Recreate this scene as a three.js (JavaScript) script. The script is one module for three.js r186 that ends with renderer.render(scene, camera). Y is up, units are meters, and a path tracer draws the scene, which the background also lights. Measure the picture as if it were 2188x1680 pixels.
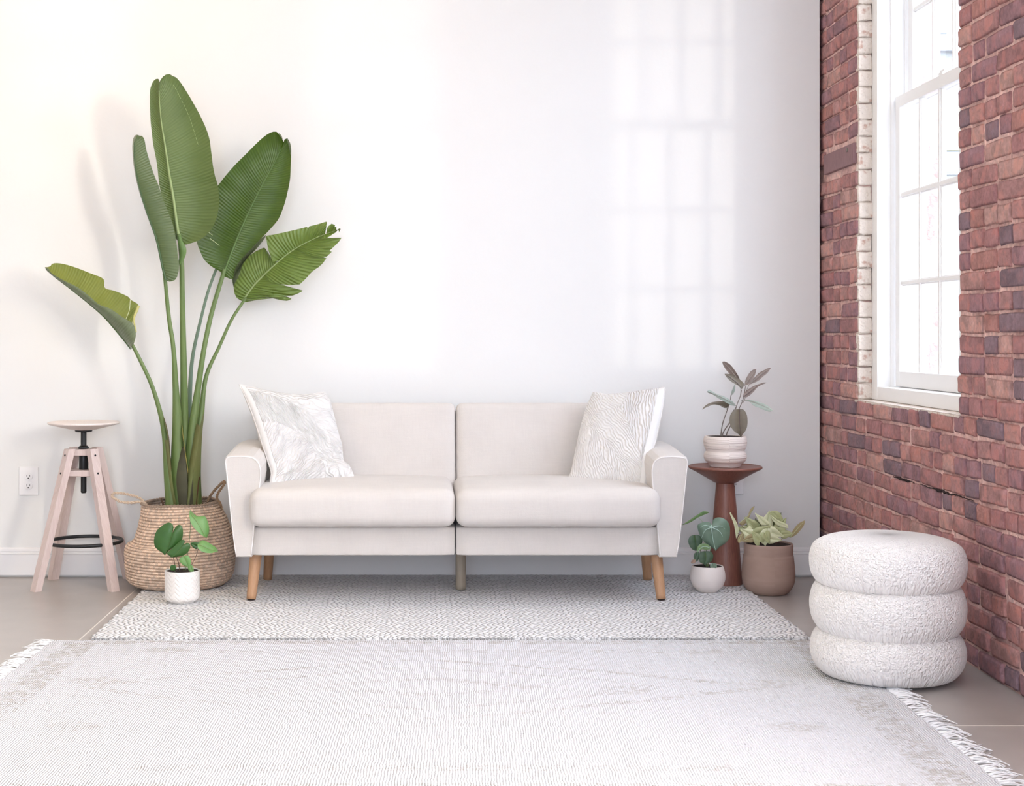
import * as THREE from 'three';
import { RoundedBoxGeometry } from 'three/addons/geometries/RoundedBoxGeometry.js';
import { RectAreaLightUniformsLib } from 'three/addons/lights/RectAreaLightUniformsLib.js';
import { mergeGeometries, mergeVertices } from 'three/addons/utils/BufferGeometryUtils.js';

// ---------------------------------------------------------------- camera, sky, lights, exposure
const scene = new THREE.Scene();
const F = 3100, CAM_Z = 6.33, CAM_Y = 1.057, VX = 900, VY = 715;   // focal length in pixels, eye, vanishing point
const camera = new THREE.PerspectiveCamera(2 * Math.atan(840 / F) * 180 / Math.PI, 2188 / 1680, 0.1, 400);
camera.position.set(0, CAM_Y, CAM_Z);
camera.lookAt(0, CAM_Y, 0);
camera.setViewOffset(2188, 1680, 1094 - VX, 840 - VY, 2188, 1680);
const renderer = new THREE.WebGLRenderer();
renderer.toneMapping = THREE.LinearToneMapping;
renderer.toneMappingExposure = 1.13;
renderer.shadowMap.enabled = true;
scene.background = new THREE.Color(0.845, 0.955, 1.13);
scene.backgroundIntensity = 6.1;
// daylight at the windows beside and behind the camera: one area light just outside the glass of each
RectAreaLightUniformsLib.init();
function daylight(name, color, intensity, w, h, x, y, z, tx, ty, tz) {
  const l = new THREE.RectAreaLight(new THREE.Color(...color), intensity, w, h); l.name = name; l.position.set(x, y, z); l.lookAt(tx, ty, tz); scene.add(l);
}
daylight('window_2_daylight', [0.88, 0.955, 1.11], 7, 0.95, 1.3, 2.06, 2.35, 2.725, 0, 2.35, 2.725);
daylight('window_3_daylight', [1.08, 0.97, 0.78], 46, 0.95, 1.3, 2.06, 2.05, 4.405, 0, 2.05, 4.405);
daylight('window_4_daylight', [0.95, 0.985, 1.06], 2.5, 1.0, 2.1, 2.06, 1.95, 6.085, 0, 1.95, 6.085);
daylight('window_5_daylight', [0.86, 0.955, 1.12], 4.4, 1.9, 2.4, -0.2, 1.85, 8.62, -0.2, 1.85, 0);

// a low hazy sun, level with the windows: it comes in over the right shoulder and draws the sashes and the plant on the back wall
const sun = new THREE.DirectionalLight(new THREE.Color(1, 0.95, 0.82), 0.4);
sun.name = 'low_sun'; sun.position.set(7.8, 1.95, 10); sun.target.position.set(0, 1.9, 0); sun.castShadow = true; sun.shadow.radius = 3;
sun.shadow.mapSize.set(2048, 2048); Object.assign(sun.shadow.camera, { left: -7, right: 7, top: 4, bottom: -4, near: 0.5, far: 40 });
scene.add(sun, sun.target);

// ---------------------------------------------------------------- helpers
let seed = 7;
function rnd() { seed = (seed * 1664525 + 1013904223) >>> 0; return seed / 4294967296; }
const rr = (a, b) => a + (b - a) * rnd();
const at = (x, y, z) => new THREE.Vector3((x - VX) * (CAM_Z - z) / F, CAM_Y - (y - VY) * (CAM_Z - z) / F, z);
const V = (x, y, z) => new THREE.Vector3(x, y, z);
const lerp = (a, b, t) => a + (b - a) * t, clamp = (x, a, b) => Math.min(b, Math.max(a, x));
const smooth = (a, b, x) => { const t = clamp((x - a) / (b - a), 0, 1); return t * t * (3 - 2 * t); };
const names = new Map();
function numbered(n) { const k = names.get(n) ?? 0; names.set(n, k + 1); return k ? n + '_' + String(k).padStart(3, '0') : n; }
const bases = new WeakMap();
function thing(name, label, category, base, group) {
  const o = new THREE.Group(); o.name = numbered(name); o.position.copy(base); scene.add(o);
  o.userData = { label, category }; if (group) o.userData.group = group;
  bases.set(o, base.clone());
  return o;
}
function struct(name, geometry, material) {
  const o = new THREE.Mesh(geometry, material); o.name = name; o.userData.kind = 'structure'; o.castShadow = o.receiveShadow = true;
  scene.add(o); bases.set(o, V(0, 0, 0));
  return o;
}
// geometry is given in room coordinates; it is moved into the coordinates of the thing it belongs to
function part(parent, name, geometry, material, label) {
  const b = bases.get(parent), o = new THREE.Mesh(geometry.translate(-b.x, -b.y, -b.z), material);
  o.name = numbered(name); o.castShadow = o.receiveShadow = true; bases.set(o, b);
  if (label) o.userData.label = label;
  parent.add(o);
  return o;
}
function merged(list) {
  const n = list.some((g) => !g.index) ? list.map((g) => g.index ? g.toNonIndexed() : g) : list;
  return mergeGeometries(n.map((g) => { for (const k of Object.keys(g.attributes)) if (!['position', 'normal', 'uv'].includes(k)) g.deleteAttribute(k); g.morphAttributes = {}; return g; }));
}
function box(x0, x1, y0, y1, z0, z1, r = 0) {
  const w = x1 - x0, h = y1 - y0, d = z1 - z0;
  const g = r ? new RoundedBoxGeometry(w, h, d, 2, Math.min(r, w / 2.01, h / 2.01, d / 2.01)) : new THREE.BoxGeometry(w, h, d);
  metric(g);
  return g.translate((x0 + x1) / 2, (y0 + y1) / 2, (z0 + z1) / 2);
}
// box-projected uv in metres
function metric(g) {
  const p = g.attributes.position, n = g.attributes.normal, uv = new Float32Array(p.count * 2);
  for (let i = 0; i < p.count; i++) {
    const ax = Math.abs(n.getX(i)), ay = Math.abs(n.getY(i)), az = Math.abs(n.getZ(i));
    if (ay >= ax && ay >= az) { uv[2 * i] = p.getX(i); uv[2 * i + 1] = p.getZ(i); }
    else if (ax >= az) { uv[2 * i] = p.getZ(i); uv[2 * i + 1] = p.getY(i); }
    else { uv[2 * i] = p.getX(i); uv[2 * i + 1] = p.getY(i); }
  }
  g.setAttribute('uv', new THREE.BufferAttribute(uv, 2));
  return g;
}
function lathe(profile, segs = 64, at_ = V(0, 0, 0)) { // profile [r, y]
  const g = new THREE.LatheGeometry(profile.map(([r, y]) => new THREE.Vector2(Math.max(r, 1e-4), y)), segs);
  return g.translate(at_.x, at_.y, at_.z);
}
function curveProfile(pts, n) { // smooth profile through the points
  const c = new THREE.CatmullRomCurve3(pts.map(([r, y]) => V(r, y, 0)), false, 'centripetal');
  return c.getSpacedPoints(n).map((p) => [p.x, p.y]);
}
// tube whose radius follows rad(t), flattened by flat in depth; closed ends
function limb(points, rad, segs = 40, sides = 12, straight = false) {
  const c = straight ? null : new THREE.CatmullRomCurve3(points, false, 'centripetal');
  const pos = [], uv = [], idx = [], up = V(0, 0, 1);
  const len = c ? c.getLength() : points[0].distanceTo(points[1]);
  for (let i = 0; i <= segs; i++) {
    const t = i / segs, p = c ? c.getPointAt(t) : points[0].clone().lerp(points[1], t);
    const d = c ? c.getTangentAt(t) : points[1].clone().sub(points[0]).normalize();
    let a = new THREE.Vector3().crossVectors(up, d); if (a.lengthSq() < 1e-6) a.set(1, 0, 0); a.normalize();
    const b = new THREE.Vector3().crossVectors(d, a), r = rad(t), rx = Array.isArray(r) ? r[0] : r, rz = Array.isArray(r) ? r[1] : r;
    for (let k = 0; k <= sides; k++) {
      const w = (k / sides) * 2 * Math.PI, q = p.clone().addScaledVector(a, Math.cos(w) * rx).addScaledVector(b, Math.sin(w) * rz);
      pos.push(q.x, q.y, q.z); uv.push(k / sides, t * len);
    }
  }
  const m = sides + 1;
  for (let i = 0; i < segs; i++) for (let k = 0; k < sides; k++) { const a = i * m + k, b = a + m; idx.push(a, a + 1, b, a + 1, b + 1, b); }
  for (const e of [0, segs]) {
    const o = pos.length / 3; let cx = 0, cy = 0, cz = 0;
    for (let k = 0; k < sides; k++) { const j = (e * m + k) * 3; cx += pos[j]; cy += pos[j + 1]; cz += pos[j + 2]; }
    pos.push(cx / sides, cy / sides, cz / sides); uv.push(0.5, e / segs * len);
    for (let k = 0; k < sides; k++) e ? idx.push(o, e * m + k, e * m + k + 1) : idx.push(o, k + 1, k);
  }
  const g = new THREE.BufferGeometry();
  g.setAttribute('position', new THREE.Float32BufferAttribute(pos, 3)); g.setAttribute('uv', new THREE.Float32BufferAttribute(uv, 2)); g.setIndex(idx);
  g.computeVertexNormals();
  return g;
}
// rounded, slightly stuffed box; crown lifts the top, belly pushes the front out
function softBox(w, h, d, r, { crown = 0, belly = 0, n = 24, sag = 0 } = {}) {
  const g = new THREE.BoxGeometry(w, h, d, n, n, n), p = g.attributes.position, v = V(0, 0, 0);
  for (let i = 0; i < p.count; i++) {
    v.fromBufferAttribute(p, i);
    // denser sampling toward the edges
    const e = (x, half) => { const t = x / half; return half * (0.55 * t + 0.45 * Math.sin(t * Math.PI / 2)); };
    v.set(e(v.x, w / 2), e(v.y, h / 2), e(v.z, d / 2));
    const c = V(clamp(v.x, -w / 2 + r, w / 2 - r), clamp(v.y, -h / 2 + r, h / 2 - r), clamp(v.z, -d / 2 + r, d / 2 - r));
    const q = v.clone().sub(c); if (q.lengthSq() > 1e-12) { q.setLength(Math.min(r, r)); v.copy(c).add(q); }
    const fx = 1 - (2 * v.x / w) ** 2, fz = 1 - (2 * v.z / d) ** 2, fy = 1 - (2 * v.y / h) ** 2;
    if (v.y > 0) v.y += crown * Math.sqrt(Math.max(fx, 0)) * Math.sqrt(Math.max(fz, 0)) * (v.y / (h / 2));
    if (v.z > 0) v.z += belly * Math.sqrt(Math.max(fx, 0)) * Math.sqrt(Math.max(fy, 0)) * (v.z / (d / 2));
    if (v.y > 0) v.y -= sag * Math.max(0, fx) * Math.max(0, fz);
    p.setXYZ(i, v.x, v.y, v.z);
  }
  const uv = metric(g).attributes.uv, m = mergeByPosition(g);
  return m;
}
function mergeByPosition(g) { // smooth normals across coincident vertices, uv kept per face
  const p = g.attributes.position, map = new Map(), acc = [];
  const idx = g.index.array, key = (i) => Math.round(p.getX(i) * 2e4) + ',' + Math.round(p.getY(i) * 2e4) + ',' + Math.round(p.getZ(i) * 2e4);
  const id = new Int32Array(p.count);
  for (let i = 0; i < p.count; i++) { const k = key(i); if (!map.has(k)) { map.set(k, acc.length); acc.push(V(0, 0, 0)); } id[i] = map.get(k); }
  const a = V(0, 0, 0), b = V(0, 0, 0), c = V(0, 0, 0);
  for (let i = 0; i < idx.length; i += 3) {
    a.fromBufferAttribute(p, idx[i]); b.fromBufferAttribute(p, idx[i + 1]).sub(a); c.fromBufferAttribute(p, idx[i + 2]).sub(a); b.cross(c);
    for (let k = 0; k < 3; k++) acc[id[idx[i + k]]].add(b);
  }
  const n = new Float32Array(p.count * 3);
  for (let i = 0; i < p.count; i++) { const q = acc[id[i]].clone().normalize(); n.set([q.x, q.y, q.z], i * 3); }
  g.setAttribute('normal', new THREE.BufferAttribute(n, 3));
  return g;
}
// a leaf blade between a midrib and two edge chains. chains: world points. rows run base -> tip
function chain(pts, z, linear) { // [x, y] or [x, y, z] pixels -> curve in the room
  const n = pts.length, w = pts.map((q, i) => at(q[0], q[1], q.length > 2 ? q[2] : typeof z === 'function' ? z(i / (n - 1)) : Array.isArray(z) ? lerp(z[0], z[1], i / (n - 1)) : z));
  if (w.length === 2 || linear) {
    const len = [0]; for (let i = 1; i < n; i++) len.push(len[i - 1] + w[i].distanceTo(w[i - 1]));
    return (t) => { const s = t * len[n - 1]; let i = 1; while (i < n - 1 && len[i] < s) i++; return w[i - 1].clone().lerp(w[i], clamp((s - len[i - 1]) / Math.max(len[i] - len[i - 1], 1e-9), 0, 1)); };
  }
  const c = new THREE.CatmullRomCurve3(w, false, 'centripetal'); c.arcLengthDivisions = 400;
  return (t) => c.getPointAt(clamp(t, 0, 1));
}
function bladeSide(mid, edge, { N = 36, M = 8, bow = 0, ripple = 0, t0 = 0, t1 = 1, waves = 9, phase = 0, gutter = 0, flip = false }) {
  const pos = [], uv = [], idx = [], L = mid(0).distanceTo(mid(1));
  for (let i = 0; i <= N; i++) {
    const t = i / N, m = mid(lerp(t0, t1, t)), e = edge(t), w = m.distanceTo(e);
    for (let j = 0; j <= M; j++) {
      const s = j / M, q = m.clone().lerp(e, s);
      q.z += bow * w * Math.sin(Math.PI * s * 0.9) + ripple * Math.sin(t * waves * 6.283 + phase) * s * Math.sin(Math.PI * Math.min(1, t * 1.02)) + gutter * Math.exp(-s * 9);
      pos.push(q.x, q.y, q.z); uv.push(s * w, lerp(t0, t1, t) * L - 0.25 * s * w);
    }
  }
  for (let i = 0; i < N; i++) for (let j = 0; j < M; j++) { const a = i * (M + 1) + j, b = a + M + 1; flip ? idx.push(a, a + 1, b, a + 1, b + 1, b) : idx.push(a, b, a + 1, a + 1, b, b + 1); }
  const g = new THREE.BufferGeometry();
  g.setAttribute('position', new THREE.Float32BufferAttribute(pos, 3)); g.setAttribute('uv', new THREE.Float32BufferAttribute(uv, 2)); g.setIndex(idx);
  g.computeVertexNormals();
  return g;
}
function leafBlade(midPts, leftPts, rightPts, o = {}) {
  const mid = chain(midPts, o.z ?? 0.3), A = chain(leftPts, o.zl ?? o.z ?? 0.3, o.linear), B = chain(rightPts, o.zr ?? o.z ?? 0.3, o.linear);
  return { geo: merged([bladeSide(mid, A, { ...o, flip: true }), bladeSide(mid, B, { ...o, bow: o.bowr ?? o.bow ?? 0, phase: 2 })]), mid };
}
function ribGeo(mid, r0, r1, t0 = 0, t1 = 0.96, lift = 0.002, n = 30) {
  const pts = []; for (let i = 0; i <= 12; i++) { const q = mid(lerp(t0, t1, i / 12)); q.z += lift; pts.push(q); }
  return limb(pts, (t) => lerp(r0, r1, t), n, 8);
}

// ---------------------------------------------------------------- noise and textures
const hash = (x, y, s) => { let h = Math.imul(x | 0, 374761393) ^ Math.imul(y | 0, 668265263) ^ Math.imul(s | 0, 1274126177); h = Math.imul(h ^ (h >>> 13), 1103515245); return ((h ^ (h >>> 16)) >>> 0) / 4294967296; };
function vnoise(x, y, per, s) { // periodic value noise
  const xi = Math.floor(x), yi = Math.floor(y), f = (t) => t * t * (3 - 2 * t), u = f(x - xi), v = f(y - yi), m = (a) => ((a % per) + per) % per;
  const a = hash(m(xi), m(yi), s), b = hash(m(xi + 1), m(yi), s), c = hash(m(xi), m(yi + 1), s), d = hash(m(xi + 1), m(yi + 1), s);
  return lerp(lerp(a, b, u), lerp(c, d, u), v);
}
function fbm(u, v, per, oct = 4, s = 1) { let a = 0, k = 0.5, t = 0; for (let i = 0; i < oct; i++) { a += k * vnoise(u * per, v * per, per, s + i * 17); t += k; k *= 0.5; per *= 2; } return a / t; }
function texture(w, h, fn, srgb = true, sizeU = 1, sizeV = sizeU) {
  const data = new Uint8Array(w * h * 4);
  for (let y = 0; y < h; y++) for (let x = 0; x < w; x++) {
    const c = fn((x + 0.5) / w, (y + 0.5) / h), i = (y * w + x) * 4;
    if (typeof c === 'number') data[i] = data[i + 1] = data[i + 2] = clamp(c, 0, 1) * 255; else for (let k = 0; k < 3; k++) data[i + k] = clamp(c[k], 0, 255);
    data[i + 3] = 255;
  }
  const t = new THREE.DataTexture(data, w, h);
  t.wrapS = t.wrapT = THREE.RepeatWrapping; t.magFilter = THREE.LinearFilter; t.minFilter = THREE.LinearMipmapLinearFilter; t.generateMipmaps = true;
  if (srgb) t.colorSpace = THREE.SRGBColorSpace;
  t.repeat.set(1 / sizeU, 1 / sizeV); t.needsUpdate = true;
  return t;
}
const mixc = (a, b, t) => [lerp(a[0], b[0], t), lerp(a[1], b[1], t), lerp(a[2], b[2], t)];
const mul = (a, k) => [a[0] * k, a[1] * k, a[2] * k];
const rgb = (r, g, b) => new THREE.Color(`rgb(${r},${g},${b})`);
const mat = (c, roughness = 0.8, more = {}) => new THREE.MeshStandardMaterial({ color: Array.isArray(c) ? rgb(...c) : c, roughness, ...more });
const phys = (c, roughness = 0.8, more = {}) => new THREE.MeshPhysicalMaterial({ color: Array.isArray(c) ? rgb(...c) : c, roughness, ...more });
function woodMap(c0, c1, s, scale = 0.3) { return texture(256, 512, (u, v) => { const w = fbm(u, v * 0.12, 12, 4, s) * 9 + u * 4, r = 0.5 + 0.5 * Math.sin(w * 6.283), f = vnoise(u * 128, v * 10, 128, s + 3); return mixc(c0, c1, clamp(0.55 * r * fbm(u, v, 4, 3, s + 5) * 1.4 + 0.35 * f, 0, 1)); }, true, scale, scale * 2); }

// ---------------------------------------------------------------- the room
const wallBump = texture(512, 512, (u, v) => fbm(u, v, 32, 3, 3), false, 0.6);
const paint = mat([232, 231, 229], 0.62, { bumpMap: wallBump, bumpScale: 0.0003 });
const paintTrim = mat([238, 236, 236], 0.45);
const ceilingPaint = mat([238, 238, 238], 0.9);
const concreteMap = texture(1024, 1024, (u, v) => {
  const a = fbm(u, v, 5, 5, 11), b = fbm(u, v, 40, 3, 21), k = 0.9 + 0.14 * a + 0.05 * (b - 0.5);
  const c = mixc([190, 184, 180], [176, 168, 162], fbm(u, v, 3, 3, 31));
  return mul(c, k);
}, true, 3.2);
const concreteRough = texture(256, 256, (u, v) => 0.27 + 0.08 * fbm(u, v, 8, 4, 9), false, 2.1);
const concrete = mat([255, 255, 255], 1, { map: concreteMap, roughnessMap: concreteRough });
const jointFill = mat([228, 222, 214], 0.7);

// floor: four slabs parted by filled saw cuts
const RX0 = -4.6, RX1 = 1.75, RZ1 = 8.4, CEIL = 3.75;
const floor = struct('floor', box(RX0 - 0.3, 2.1, -0.2, -0.012, -0.3, RZ1 + 0.3), concrete);
for (const [x0, x1, z0, z1] of [[RX0 - 0.1, -1.186, -0.12, 2.404], [-1.180, 1.95, -0.12, 2.404], [RX0 - 0.1, -1.186, 2.412, RZ1 + 0.1], [-1.180, 1.95, 2.412, RZ1 + 0.1]]) {
  const g = box(x0, x1, -0.012, 0, z0, z1);
  part(floor, 'slab', g, concrete);
}
part(floor, 'joint', box(-1.186, -1.180, -0.012, -0.0005, -0.1, RZ1), jointFill);
part(floor, 'joint', box(RX0, 1.9, -0.012, -0.0005, 2.404, 2.412), jointFill);
struct('ceiling', box(RX0 - 0.3, 2.1, CEIL, CEIL + 0.2, -0.3, RZ1 + 0.3), ceilingPaint);
struct('wall_back', merged([box(RX0 - 0.3, 1.738, 0, CEIL, -0.2, 0), box(1.5, 2.09, 0, CEIL, -0.3, -0.2)]), paint);
struct('wall_left', box(RX0 - 0.25, RX0, 0, CEIL, -0.1, RZ1 + 0.1), paint);
{ // baseboard: board, cap bead; it stands a few millimetres above the slab
  const s = new THREE.Shape(); // (z, y)
  for (const [i, [a, b]] of [[0.0, 0.009], [0.016, 0.009], [0.016, 0.098], [0.0175, 0.1], [0.0175, 0.104], [0.012, 0.108], [0.0145, 0.114], [0.0125, 0.122], [0.008, 0.127], [0.0, 0.1275]].entries()) i ? s.lineTo(a, b) : s.moveTo(a, b);
  const g = new THREE.ExtrudeGeometry(s, { depth: 1.737 - RX0, bevelEnabled: false }).rotateY(-Math.PI / 2).translate(1.737, 0, 0);
  // the extrusion runs to the left of the corner, its profile into the room
  struct('baseboard_back', g, paintTrim);
}

// ---------------------------------------------------------------- brick wall with windows
const COURSE = 0.0662, WIN_Z0 = 0.49, WIN_Z1 = 1.60, WIN_Y0 = 0.795, WIN_Y1 = 3.12, PITCH = 1.68, NWIN = 4, BX = 1.75;
const openings = []; for (let k = 0; k < NWIN; k++) openings.push([WIN_Z0 + k * PITCH, WIN_Z1 + k * PITCH]);
const mortarMap = texture(512, 512, (u, v) => mul(mixc([222, 186, 178], [194, 156, 150], smooth(0.35, 0.75, fbm(u, v, 6, 4, 41))), 0.85 + 0.3 * fbm(u, v, 48, 3, 43)), true, 0.6);
const mortarBump = texture(512, 512, (u, v) => 0.6 * fbm(u, v, 20, 4, 45) + 0.4 * fbm(u, v, 70, 2, 47), false, 0.6);
const mortar = mat([255, 255, 255], 0.95, { map: mortarMap, bumpMap: mortarBump, bumpScale: 0.008 });
const wallBoxes = [];
{
  const x0 = BX + 0.009, x1 = 2.09, zA = -0.22, zB = RZ1 + 0.1;
  wallBoxes.push(box(x0, x1, 0, WIN_Y0, zA, zB), box(x0, x1, WIN_Y1, CEIL, zA, zB));
  let z = zA; for (const [a, b] of openings) { wallBoxes.push(box(x0, x1, WIN_Y0, WIN_Y1, z, a)); z = b; } wallBoxes.push(box(x0, x1, WIN_Y0, WIN_Y1, z, zB));
}
const wallRight = struct('wall_right', merged(wallBoxes), mortar);
// bricks: worn blocks in a few variants; tone and grain in the material
const brickTones = [[192, 144, 142], [181, 133, 133], [201, 155, 150], [174, 135, 142], [194, 142, 135], [185, 137, 137], [209, 168, 161], [148, 124, 133], [196, 150, 148]];
const brickTex = [0, 1, 2].map((k) => texture(256, 256, (u, v) => {
  const n = fbm(u, v, 5, 4, 51 + k * 7), f = fbm(u, v, 32, 3, 55 + k * 7), w = smooth(0.48, 0.72, fbm(u, v, 9, 5, 59 + k * 7));
  return mixc(mul([255, 250, 250], 0.7 + 0.34 * n + 0.18 * (f - 0.5)), [252, 230, 222], w * 0.75);
}, true, 0.3));
const brickBump = texture(256, 256, (u, v) => 0.5 * fbm(u, v, 8, 4, 61) + 0.5 * fbm(u, v, 36, 3, 63), false, 0.3);
const brickMats = brickTones.map((c, i) => mat(c, 0.92, { map: brickTex[i % 3], bumpMap: brickBump, bumpScale: 0.006 }));
const whiteBrick = mat([226, 216, 208], 0.9, { map: texture(256, 256, (u, v) => mixc([255, 252, 248], [196, 150, 136], smooth(0.62, 0.8, fbm(u, v, 8, 5, 71)) * 0.6), true, 0.2), bumpMap: brickBump, bumpScale: 0.01 });
function wornBlock(k) { // unit block: -x face is the worn one (towards the room), size 1 x 1 x 1
  const s0 = seed; seed = 1000 + k * 77;
  const ny = 3, nz = 4, pos = [], idx = [], uv = [];
  // front grid with rounded, chipped borders
  for (let j = 0; j <= ny; j++) for (let i = 0; i <= nz; i++) {
    const edge = (j === 0 || j === ny || i === 0 || i === nz), corner = (j === 0 || j === ny) && (i === 0 || i === nz);
    const yy = [-0.5, -0.36, 0.36, 0.5][j], zz = [-0.5, -0.42, 0, 0.42, 0.5][i];
    pos.push(edge ? (corner ? rr(0.10, 0.22) : rr(0.04, 0.12)) : rr(-0.04, 0.04), yy + (edge ? rr(-0.035, 0.035) : 0), zz + (edge ? rr(-0.02, 0.02) : 0));
  }
  for (let j = 0; j < ny; j++) for (let i = 0; i < nz; i++) { const a = j * (nz + 1) + i, b = a + nz + 1; idx.push(a, a + 1, b, a + 1, b + 1, b); }
  const ring = []; for (let i = 0; i <= nz; i++) ring.push(i); for (let j = 1; j <= ny; j++) ring.push(j * (nz + 1) + nz); for (let i = nz - 1; i >= 0; i--) ring.push(ny * (nz + 1) + i); for (let j = ny - 1; j > 0; j--) ring.push(j * (nz + 1));
  const o = pos.length / 3; for (const r of ring) pos.push(1, pos[r * 3 + 1], pos[r * 3 + 2]);
  for (let i = 0; i < ring.length; i++) { const k2 = (i + 1) % ring.length; idx.push(ring[i], o + i, ring[k2], ring[k2], o + i, o + k2); }
  const g = new THREE.BufferGeometry(); g.setAttribute('position', new THREE.Float32BufferAttribute(pos, 3)); g.setIndex(idx);
  g.computeVertexNormals(); seed = s0;
  return g;
}
function brickGeo(k, len, h, depth) {
  const g = wornBlock(k).scale(depth, h, len), p = g.attributes.position, uv = new Float32Array(p.count * 2), ou = (k * 0.137) % 1, ov = (k * 0.291) % 1;
  for (let i = 0; i < p.count; i++) { uv[2 * i] = p.getZ(i) + ou + p.getX(i); uv[2 * i + 1] = p.getY(i) + ov; }
  g.setAttribute('uv', new THREE.BufferAttribute(uv, 2)); g.computeVertexNormals();
  return g;
}
const BH = 0.056, stretchers = [], headers = [];
for (let k = 0; k < 9; k++) { stretchers.push(brickGeo(k, 0.2, BH, 0.05)); headers.push(brickGeo(k + 20, 0.095, BH, 0.05)); }
const laid = [];
{
  const rows = Math.floor(CEIL / COURSE);
  for (let j = 0; j < rows; j++) {
    const yc = j * COURSE + COURSE / 2, inWin = yc > WIN_Y0 && yc < WIN_Y1;
    const spans = []; let z = -0.06;
    if (inWin) { for (const [a, b] of openings) { spans.push([z, a + 0.002]); z = b - 0.002; } spans.push([z, 7.6]); } else spans.push([z, 7.6]);
    for (const [a, b] of spans) {
      let s = a - (rnd() < 0.5 ? 0 : 0); const first = rnd() < 0.5;
      let list = [], c = a, i = 0;
      while (c < b - 0.03) { let L = (i === 0 ? (first ? 0.095 : 0.2) : rnd() < (j % 6 === 3 ? 0.9 : 0.55) ? 0.095 : 0.2) + rr(-0.008, 0.01); const gap = 0.009 + rr(0, 0.007); if (c + L > b - 0.05) { L = b - c; if (L > 0.26) { list.push([c, c + 0.095]); c += 0.105; continue; } } list.push([c, c + L]); c += L + gap; i++; }
      for (const [p, q] of list) if (q - p > 0.025 && !(yc > 1.73 && yc < 1.85 && q > 0.04 && p < 0.48)) laid.push({ z: (p + q) / 2, L: q - p, y: yc + rr(-0.003, 0.003), x: BX + rr(-0.004, 0.004), tone: rnd() < 0.05 ? 7 : rnd() < 0.1 ? 3 : Math.floor(rnd() * 9), v: Math.floor(rnd() * 9), ry: rr(-0.02, 0.02), rx: rr(-0.025, 0.025), jamb: inWin && Math.abs(q - b) < 0.02 && b < 7 });
    }
  }
  for (const b of laid) { // how large each shows in the photograph
    const d = CAM_Z - b.z, px = VX + b.x * F / d, py = VY - (b.y - CAM_Y) * F / d;
    b.area = b.z < 2.3 && px < 2230 && py > -40 && py < 1720 ? b.L * BX / (d * d) * BH / d : 0;
    if (Math.hypot(b.z - 1.8, (b.y - 0.2)) < 0.2 && b.y < 0.36 && b.z < 1.78) b.area *= 0.2;   // behind the stool
  }
  laid.sort((p, q) => q.area - p.area);
  const rest = [];
  laid.forEach((b, i) => {
    const len = b.L > 0.14 ? 0.2 : 0.095, src = (len === 0.2 ? stretchers : headers)[b.v];
    const e = new THREE.Euler(b.rx, b.ry, 0), m = new THREE.Matrix4().compose(V(b.x, b.y, b.z), new THREE.Quaternion().setFromEuler(e), V(1, 1, b.L / len));
    if (b.area > 0 && i < 272) {
      const o = new THREE.Mesh(src, brickMats[b.tone]); o.name = numbered('brick'); o.applyMatrix4(m); o.castShadow = o.receiveShadow = true; wallRight.add(o);
    } else if (b.z < 7.6) rest.push([src.clone().applyMatrix4(m), b.tone]);
  });
  for (let k = 0; k < 3; k++) { // the bricks past the limit: a field in three tones
    const g = rest.filter(([, t], i) => i % 3 === k).map(([q]) => q);
    const o = new THREE.Mesh(merged(g), brickMats[[0, 2, 3][k]]); o.name = numbered('brick_field'); o.userData.kind = 'stuff'; o.castShadow = o.receiveShadow = true; wallRight.add(o);
  }
  // limewashed brick ends of the window reveal, facing the room end
  for (let j = 12; j < 47; j++) {
    const y = j * COURSE + COURSE / 2, g = brickGeo(40 + (j % 7), 0.056, 0.0645, 0.03).rotateY(Math.PI / 2).translate(0, 0, 0);
    const o = new THREE.Mesh(g, whiteBrick); o.name = numbered('limewashed_brick'); o.position.set(BX + 0.034 + rr(-0.003, 0.003), y, WIN_Z0 + 0.012 + rr(-0.004, 0.004)); o.rotation.set(0, rr(-0.06, 0.06), rr(-0.04, 0.04)); o.castShadow = o.receiveShadow = true; wallRight.add(o);
  }
  // a long timber nailing block among the bricks near the corner, with a pale nail head
  part(wallRight, 'nailing_block', box(BX - 0.008, BX + 0.03, 1.748, 1.832, 0.05, 0.475, 0.004), mat([255, 255, 255], 0.8, { map: woodMap([150, 116, 118], [126, 96, 100], 77, 0.2) }), 'dark timber block set among the bricks');
  part(wallRight, 'nail', lathe([[0, 0], [0.008, 0.001], [0.009, 0.004], [0, 0.006]], 10).rotateZ(Math.PI / 2).translate(BX - 0.008, 1.812, 0.4), whiteBrick);
  // a jagged dark strip stands in for the shade of a joint without mortar
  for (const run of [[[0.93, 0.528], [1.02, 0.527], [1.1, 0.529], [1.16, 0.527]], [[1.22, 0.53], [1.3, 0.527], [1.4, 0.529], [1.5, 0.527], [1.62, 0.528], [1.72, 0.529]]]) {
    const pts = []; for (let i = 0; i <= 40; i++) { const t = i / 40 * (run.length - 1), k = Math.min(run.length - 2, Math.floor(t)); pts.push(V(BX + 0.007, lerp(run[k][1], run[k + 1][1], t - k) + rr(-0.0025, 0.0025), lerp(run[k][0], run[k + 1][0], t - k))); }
    part(wallRight, 'joint_shade_strip', limb(pts, (q) => Math.max(0.0012, 0.0045 * Math.sin(Math.PI * q) * (0.5 + hash(Math.floor(q * 23), 3, 9))), 90, 6), mat([52, 38, 38], 1), 'dark strip standing in for the shade in a joint where mortar has fallen out');
  }
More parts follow.
